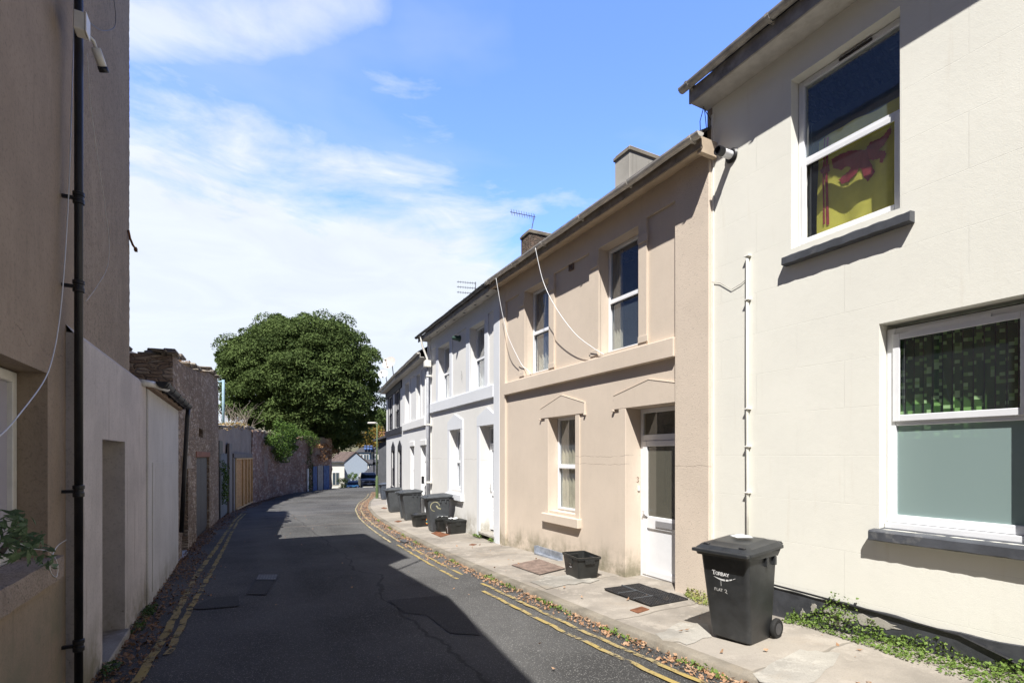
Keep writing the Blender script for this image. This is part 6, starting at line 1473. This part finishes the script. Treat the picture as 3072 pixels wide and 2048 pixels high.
# cars
def car(loc, yaw, L_, Wc, Hc, col, label, name='parked_car', suv=False):
    t = thing(name, label, 'car', loc, yaw); g = .16 if not suv else .2; hb_ = Hc*.64
    # side profile (y forward = -y front), lofted across the width with a curved plan
    prof = [(-.5, g+.12), (-.495, hb_*.55), (-.475, hb_*.82), (-.43, hb_*.93), (-.22, hb_*1.02), (.0, hb_*1.04), (.3, hb_*1.06), (.46, hb_*1.04), (.495, hb_*.8), (.5, g+.15), (.46, g), (-.46, g)]
    xs = [-1, -.96, -.8, 0, .8, .96, 1]; mb = MB(); rings = []
    for x in xs:
        k = 1-abs(x)**4*.035; sh = 1-abs(x)**6*.10
        rings.append([(x*Wc/2, p[0]*L_*k, g+(p[1]-g)*(sh if p[1] > hb_*.7 else 1)) for p in prof])
    loft(mb, rings); autosmooth(mb.build('body', plain(name+col[1], col[0], .3, .04, .35, 0., bump=0), t), 40)
    cab = [(-.24, hb_*1.0), (-.09, Hc*.97), (.05, Hc), (.3, Hc*.985), (.42, Hc*.86 if suv else Hc*.8), (.47, hb_*1.02)]
    mb = MB(); loft(mb, [[(x*Wc/2*f(p[1]), p[0]*L_, p[1]) for p in cab] for x, f in ((-1, lambda z: .97-.17*(z-hb_)/(Hc-hb_)), (-.5, lambda z: 1), (.5, lambda z: 1), (1, lambda z: .97-.17*(z-hb_)/(Hc-hb_)))]); cbn = autosmooth(mb.build('cabin_glass', plain('car_glass', (.02, .025, .03), .05, .0, .8, bump=0), t), 40)
    mb = MB(); loft(mb, [[(x*Wc*.385, p[0]*L_, p[1]) for p in ((-.10, Hc*.965), (.05, Hc+.008), (.3, Hc*.99+.008), (.4, Hc*.90))] for x in (-1, -.5, .5, 1)], False, False); mb.build('roof_panel', MATS[name+col[1]], t, True)
    for x in (-1, 1):
        MB().tube([(x*Wc*.475, -.23*L_, hb_), (x*Wc*.40, -.09*L_, Hc*.96)], .035, 6).build('windscreen_pillar', MATS[name+col[1]], t, True)
        MB().box(x*Wc*.5-.02+(.0 if x > 0 else -.16), x*Wc*.5+.02+(.16 if x > 0 else 0), -.20*L_, -.17*L_, hb_+.02, hb_+.16).build('mirror', MATS[name+col[1]], t, bevel=.03)
        MB().box(x*Wc*.34-.16, x*Wc*.34+.16, -.497*L_, -.46*L_, hb_*.66, hb_*.82).build('headlight', plain('headlight_lens', (.75, .77, .8), .15, .0, .7, bump=0), t, bevel=.03)
        for y in (-.31, .30):
            c = (x*Wc*.44, y*L_, .33); wh = autosmooth(MB().lathe([(.001, -.1), (.30, -.11), (.33, -.08), (.33, .08), (.30, .11), (.001, .1)], c, 22, 'x').build('wheel', M_rubber, t), 40)
            autosmooth(MB().lathe([(.001, -.115), (.2, -.118), (.2, .118), (.001, .115)], c, 14, 'x').build('hubcap', plain('alloy', (.4, .4, .42), .35, .05, metallic=.7), wh), 40)
    MB().box(-Wc*.30, Wc*.30, -.503*L_, -.49*L_, hb_*.60, hb_*.74).build('grille', M_black, t, bevel=.01)
    MB().box(-Wc*.36, Wc*.36, -.506*L_, -.49*L_, g+.1, g+.26).build('bumper_intake', M_black, t, bevel=.02)
    MB().box(-.26, .26, -.512*L_, -.503*L_, hb_*.42, hb_*.42+.12).build('number_plate', M_white_mark, t, bevel=.005)
    autosmooth(MB().lathe([(.001, 0), (.07, 0), (.07, .012), (.001, .012)], (0, -.508*L_, hb_*.69), 16, 'y').build('badge', MATS['alloy'], t), 30)
    return t
c1 = ghit(1104, 1467, .1); s1_ = to_sd(c1)[0]; c1 = at(1104, 1400, 57.5); s1_ = to_sd(c1)[0]
car((c1.x, c1.y, zroad(s1_)), math.atan2(-.42, .91)*-1*.0+R(20), 4.4, 1.85, 1.66, ((.30, .30, .31), 'grey'), 'dark grey estate car parked facing us at the end of the street', suv=True)
c2 = at(1061, 1400, 74.); s2_ = to_sd(c2)[0]
car((c2.x, c2.y, max(zroad(s2_), at(1061, 1472, 74).z)), R(14), 4.1, 1.75, 1.45, ((.04, .22, .42), 'blue'), 'blue hatchback parked lower down the hill behind the dark grey car')

# ------------------------------------------------------------------ things seen through the windows
def curtain(fr, u0, u1, z0, z1, v, mat, label, folds=6, amp=.025, taper=0., cat='curtain', name='curtain', group=None):
    n = 60; m = 8; mb = MB()
    for j in range(m+1):
        z = z0+(z1-z0)*j/m; k = 1-taper*(1-j/m)
        for i in range(n+1): f = i/n; mb.v.append(tuple(fr.W(u1-(u1-u0)*k*f, v+amp*math.sin(f*folds*2*math.pi+j*.15), z)))
    for j in range(m):
        for i in range(n): a = j*(n+1)+i; mb.f.append((a, a+1, a+n+2, a+n+1))
    return tag(mb.build(name, mat, None, True), label, cat, group)
M_curt = plain('pale_curtain', (.50, .47, .38), .9, .08, bump=.05); M_net = plain('net_curtain', (.62, .64, .65), .9, .03); M_curtd = plain('sand_curtain', (.60, .53, .37), .9, .15, bump=.05, scale=3)
curtain(FR, wl[0]-.05, wl[1]+.05, wl[2], wl[3], -.30, M_curtd, 'patterned sand curtains behind the ground floor window of the tan house', 9, .035)
curtain(FR, wu1[0]+.2, wu1[1]+.05, wu1[2]-.1, wu1[3], -.36, M_curt, 'pale curtain drawn half across the left upper window of the tan house', 6, .03)
curtain(FR, wu2[1]-.16, wu2[1]+.06, wu2[2]-.1, wu2[3], -.36, M_curt, 'strip of pale curtain at the far side of the right upper tan window', 3, .02)
curtain(FA, awl[0]-.05, awl[1]+.05, awl[2], awl[3], -.34, M_net, 'white net curtain behind the ground floor window of the white house', 9, .02)
curtain(FA, aw2[0]-.05, aw2[1]+.05, aw2[2]-.1, 2.7, -.34, M_net, 'white net in the lower half of the right upper window of the white house', 7, .02)
curtain(FA, aw1[0]-.05, aw1[1]+.05, aw1[2]-.1, 2.7, -.34, M_net, 'white net in the lower half of the left upper window of the white house', 7, .02)
# banner in the upper cream window
fl_ = thing('flag', 'yellow flag with a red rampant lion hung inside the upper cream window', 'flag', FR.o, FR.ang)
M_fy = plain('yellow_cloth', (.60, .54, .09), .85, .06, bump=.05); M_fr = plain('crimson_cloth', (.30, .035, .05), .85, .1, bump=.05)
VF = -.36
def cpx(x, y): return (2400+x/3.825, 350+y/3.825)
u0f, u1f = FR.hit(2452, v=VF)[0], up[0]-.1; zb_f = up[2]-.05; ztf = FR.hit(2440, 430, VF)[1]
def vf_(u, z): return VF+.022*math.sin(u*9+z*3)+.012*math.sin(u*21)
mb = MB(); n, m = 40, 16
for j in range(m+1):
    for i in range(n+1): u = u1f+(u0f-u1f)*i/n; z = zb_f+(ztf-zb_f)*j/m; mb.v.append((u, vf_(u, z), z))
for j in range(m):
    for i in range(n): a = j*(n+1)+i; mb.f.append((a, a+n+1, a+n+2, a+1))
mb.build('cloth', M_fy, fl_, True)
def flagpoly(pts, name, off=.012):
    q = [FR.hit(*cpx(x, y), v=VF) for x, y in pts]; me_pts = [(u, vf_(u, z)+off, z) for u, z in q]; mb = MB(); mb.add(me_pts, [tuple(range(len(q)))]); o = mb.build(name, M_fr, fl_)
    import bmesh; bm = bmesh.new(); bm.from_mesh(o.data); bmesh.ops.triangulate(bm, faces=bm.faces[:]); bm.to_mesh(o.data); bm.free(); return o
flagpoly(jag([(380, 500), (470, 440), (560, 400), (740, 380), (800, 280), (950, 230), (1060, 110), (1060, 210), (980, 330), (900, 385), (990, 400), (1015, 440), (960, 540), (915, 530), (920, 480), (830, 500), (780, 490), (820, 560), (855, 630), (815, 690), (770, 745), (732, 705), (705, 600), (680, 590), (660, 640), (600, 700), (560, 745), (480, 775), (450, 730), (500, 680), (590, 595), (540, 575), (480, 620), (400, 600)], 3), 'lion')
for (a, b) in ((278, 300), (315, 345)): flagpoly([(a, 250), (b, 240), (b, 700), (b+5, 1240), (a+5, 1250), (a, 700)], 'border_stripe', .010)
flagpoly(jag([(240, 620), (300, 560), (360, 560), (370, 640), (320, 670), (250, 660)], 5, 6), 'fleur', .014)
# green patterned vertical blinds in the lower cream window, upper light
bld = thing('vertical_blinds', 'green vertical blinds with a square pattern inside the lower cream window', 'blinds', FR.o, FR.ang)
def blind_mat():
    t = NT('green_pixel_blind'); v = t.xyz((1, 1, 1)); x, y, z = t.sep(v); cx_ = t.math('FLOOR', t.math('DIVIDE', x, .031)); cz_ = t.math('FLOOR', t.math('DIVIDE', z, .031))
    cb = t.N.new('ShaderNodeCombineXYZ'); t.L.new(cx_, cb.inputs[0]); t.L.new(cz_, cb.inputs[1]); wn = t.N.new('ShaderNodeTexWhiteNoise'); wn.noise_dimensions = '2D'; t.L.new(cb.outputs[0], wn.inputs['Vector'])
    c = t.mix(t.step(wn.outputs[0], .74, .76), (.03, .085, .012), (.22, .42, .12)); c = t.mix(t.step(wn.outputs[0], .90, .92), c, (.40, .60, .28)); return t.fin(c, .8, None, .2)
Mb = blind_mat(); nsl = 15
for k in range(nsl):
    u = lo[0]-.02+(lo[1]-lo[0]+.04)*(k+.5)/nsl; mb = MB(); mb.box(u-.031, u+.031, -.005, .0, ztl-.15, lo[3]-.02); o = mb.build('slat', Mb, bld)
    w_ = .036; o.data.vertices.foreach_set('co', np.array([(u+(x-u)*math.cos(R(32)), -.36+(x-u)*math.sin(R(32))+y, z) for (x, y, z) in [tuple(q.co) for q in o.data.vertices]]).reshape(-1))

# ------------------------------------------------------------------ beyond the terrace and down the valley
M_hgrey = render_wall('dark_grey_wall', (.11, .115, .125), grain=40, gstr=.3, mottled=.2)  # one dark grey tone over the whole wall
gh_ = thing('grey_house', 'dark grey house with a low roof just past the end of the white terrace', 'house', (at(1136, 1400, 40).x, 40, zpave(42)-.3), 0)
bz = gh_.location; 
def loc(x, y, Z): return at(x, y, Z)-bz
x0 = loc(1135, 1400, 40).x
MB().add([(x0, 0, 0), (x0+1.35, -1.5, 0), (x0+1.35, -1.5, 4.3), (x0, 0, 4.3), (x0+2.5, 7, 0), (x0+1.2, 9, 0), (x0+1.2, 9, 4.3), (x0+7, 3, 0), (x0+7, 3, 4.8)], [(0, 1, 2, 3), (0, 3, 6, 5), (1, 7, 8, 2)]).build('wall', M_hgrey, gh_)
MB().add([(x0-.35, -.3, 4.35), (x0+1.5, -2.0, 4.75), (x0+7, 3, 5.2), (x0+1, 9.3, 4.4), (x0-.35, -.3, 4.5), (x0+1.5, -2.0, 4.9), (x0+7, 3, 5.35), (x0+1, 9.3, 4.55)], [(4, 5, 6, 7), (0, 3, 2, 1), (0, 1, 5, 4), (0, 4, 7, 3)]).build('roof', M_slate, gh_)
MB().box(x0+1.05, x0+1.4, -1.62, -1.5, 0, 3.2).build('quoin', M_whiteB, gh_)
M_redroof = stone_mat('red_tile_roof', ((.30, .13, .09), (.24, .11, .08), (.36, .18, .12)), 5, (.1, .06, .05))
M_brroof = stone_mat('brown_slate_roof', ((.20, .15, .13), (.16, .12, .11), (.25, .19, .16)), 5, (.1, .08, .07))
M_farwhite = plain('far_white_render', (.78, .76, .70), .9, .04); M_farblue = plain('far_blue_grey_render', (.36, .42, .50), .9, .05); M_farsky = plain('far_blue_render', (.20, .32, .48), .9, .05); M_farpane = plain('far_window_glass', (.06, .08, .10), .15, .0, .7)
def far_house(name, label, x0, x1, ye, ya, yb, Z, mat, roofm, dep=9., wins=(), gable=True, yaw=0.):
    a, b = at(x0, ye, Z), at(x1, ye, Z); W_ = b.x-a.x; zb = at(x0, yb, Z).z; ze = a.z-zb; za = at(x0, ya, Z).z-zb
    t = thing(name, label, 'house', (a.x, Z, zb), yaw); mb = MB()
    if gable:
        mb.prism([(0, -3), (W_, -3), (W_, ze), (W_/2, za), (0, ze)], 0, dep); mb.build('wall', mat, t)
        for (xa, xb, s_) in ((-.3, W_/2, 0), (W_+.3, W_/2, 0)):
            k = (za-ze)/(W_/2); zz = ze-.3*k; m = MB(); m.add([(xa, -.15, zz+.05), (xb, -.15, za+.05), (xb, dep+.2, za+.05), (xa, dep+.2, zz+.05), (xa, -.15, zz+.2), (xb, -.15, za+.2), (xb, dep+.2, za+.2), (xa, dep+.2, zz+.2)], [(0, 1, 2, 3), (4, 7, 6, 5), (0, 4, 5, 1), (0, 3, 7, 4)]); m.build('roof', roofm, t)
    else:
        mb.box(0, W_, 0, dep, -3, ze); mb.build('wall', mat, t); m = MB(); m.add([(-.3, -.4, ze+.001), (W_+.3, -.4, ze+.001), (W_+.3, dep/2, za), (-.3, dep/2, za), (W_+.3, dep+.4, ze), (-.3, dep+.4, ze)], [(0, 1, 2, 3), (3, 2, 4, 5), (0, 3, 5), (1, 4, 2)]); m.build('roof', roofm, t)
    for (u, v, w, h) in wins:
        f = MB(); f.box(W_*u-w/2-.08, W_*u+w/2+.08, -.06, .0, ze*v-.08, ze*v+h+.08); fo = f.build('window', M_farwhite, t); p = MB(); p.box(W_*u-w/2, W_*u+w/2, -.08, -.061, ze*v, ze*v+h); p.build('pane', M_farpane, fo)
        MB().box(W_*u-.03, W_*u+.03, -.095, -.081, ze*v, ze*v+h).build('glazing_bar', M_farwhite, fo)
    return t
far_house('white_cottage', 'sunlit cream-white cottage end at the bottom of the street, left of the blue-grey gable', 975, 1031, 1386, 1384, 1462, 84, M_farwhite, M_slate, 8, ((.55, .1, 1.0, 2.0),), False, R(28))
far_house('gabled_house', 'windowless blue-grey gable end behind the parked cars', 1030, 1102, 1388, 1357, 1455, 90, M_farblue, M_brroof, 12, yaw=R(32))
far_house('blue_house', 'pale blue house with a slate roof carrying solar panels, beyond the gable', 1070, 1109, 1356, 1340, 1400, 118, M_farsky, M_slate, 9, ((.3, .45, 1.0, 1.3), (.75, .4, 1.1, 1.5)), False)
far_house('far_white_house', 'white house right of the blue house in the valley', 1109.5, 1150, 1356, 1342, 1400, 119, M_farwhite, M_slate, 9, ((.4, .4, 1.1, 1.5),), False)
far_house('terraced_roofs', 'long slate roof stepping up the hill behind the parked car', 1090, 1132, 1425, 1398, 1450, 82, M_farwhite, M_slate, 12, (), False, .0)
far_house('low_white_house', 'small white house with a chimney between the blue house and the slate roof', 1086, 1124, 1390, 1378, 1420, 100, M_farwhite, M_slate, 6, ((.3, .4, .8, 1.0), (.7, .4, .8, 1.0)), False)
far_house('red_roofed_house', 'house with an orange-red tiled roof above the grey house', 1128, 1175, 1312, 1292, 1350, 150, M_farwhite, M_redroof, 10, ((.3, .5, 1.2, 1.2),), False)
far_house('yellow_house', 'small ochre house below the orange tree', 1095, 1116, 1335, 1322, 1350, 140, plain('ochre_render', (.6, .42, .18), .9, .05), M_slate, 6, ((.5, .4, .8, 1.0),), False)
for k in range(3):
    a = at(1092+9*k, 1352, 117.5); b = at(1099+9*k, 1352, 117.5); c = at(1099+9*k, 1343, 121); d = at(1092+9*k, 1343, 121)
    tag(MB().add([a+Vector((0, 0, .5)), b+Vector((0, 0, .5)), c+Vector((0, 0, .6)), d+Vector((0, 0, .6)), a+Vector((0, 0, .3)), b+Vector((0, 0, .3)), c+Vector((0, 0, .4)), d+Vector((0, 0, .4))], [(0, 1, 2, 3), (0, 4, 5, 1), (4, 7, 6, 5), (0, 3, 7, 4), (1, 5, 6, 2)]).build('solar_panel', plain('solar_blue', (.05, .10, .25), .2, .05, .7)), ['leftmost', 'middle', 'rightmost'][k]+' of three blue solar panels on the slate roof of the blue house', 'solar panel', 'solar panels on the far roof')
# valley trees
def far_tree(x, y, Z, r, h, mat, label, seed, n=26):
    b = at(x, y, Z); t = thing('valley_tree', label, 'tree', (b.x, Z, b.z-h)); g = np.random.default_rng(seed); bl = []
    for k in range(n): d = g.normal(size=3); d /= np.linalg.norm(d); bl.append(((d[0]*r*.8, d[1]*r*.8, h+d[2]*r*.7), (r*.35, r*.35, r*.28), 70))
    leafmesh(bl, r*.07, mat, 'crown', t, seed, .6, .4, .5); MB().tube([(0, 0, 0), (.1, 0, h)], .3, 7, r1=.12).build('trunk', M_bark, t)
M_autumn = leaf_mat('autumn_leaves', ((.20, .13, .03), (.32, .22, .05), (.14, .14, .04)), .5)
far_tree(1118, 1318, 128, 4.2, 6, M_autumn, 'golden-brown tree between the lamp head and the far red roof', 51)
far_tree(1150, 1278, 165, 6, 8, M_oak, 'dark green tree on the skyline just left of the terrace end', 52)
far_tree(1138, 1285, 172, 5, 8, leaf_mat('mid_green_leaves', ((.05, .09, .03), (.09, .14, .04), (.13, .17, .06)), .3), 'mid green tree on the skyline right of the lamp head', 53)
far_tree(1165, 1265, 185, 6, 9, M_oak, 'tall dark tree on the skyline partly behind the satellite dishes', 54)
far_tree(1058, 1432, 80, .9, 1.5, M_ivy, 'small bright green shrub in front of the blue-grey gable', 55, 14)
far_tree(1025, 1452, 78, 1.1, 1.2, M_oak, 'low dark shrub at the foot of the white cottage', 56, 14)
bpy.context.view_layer.update()
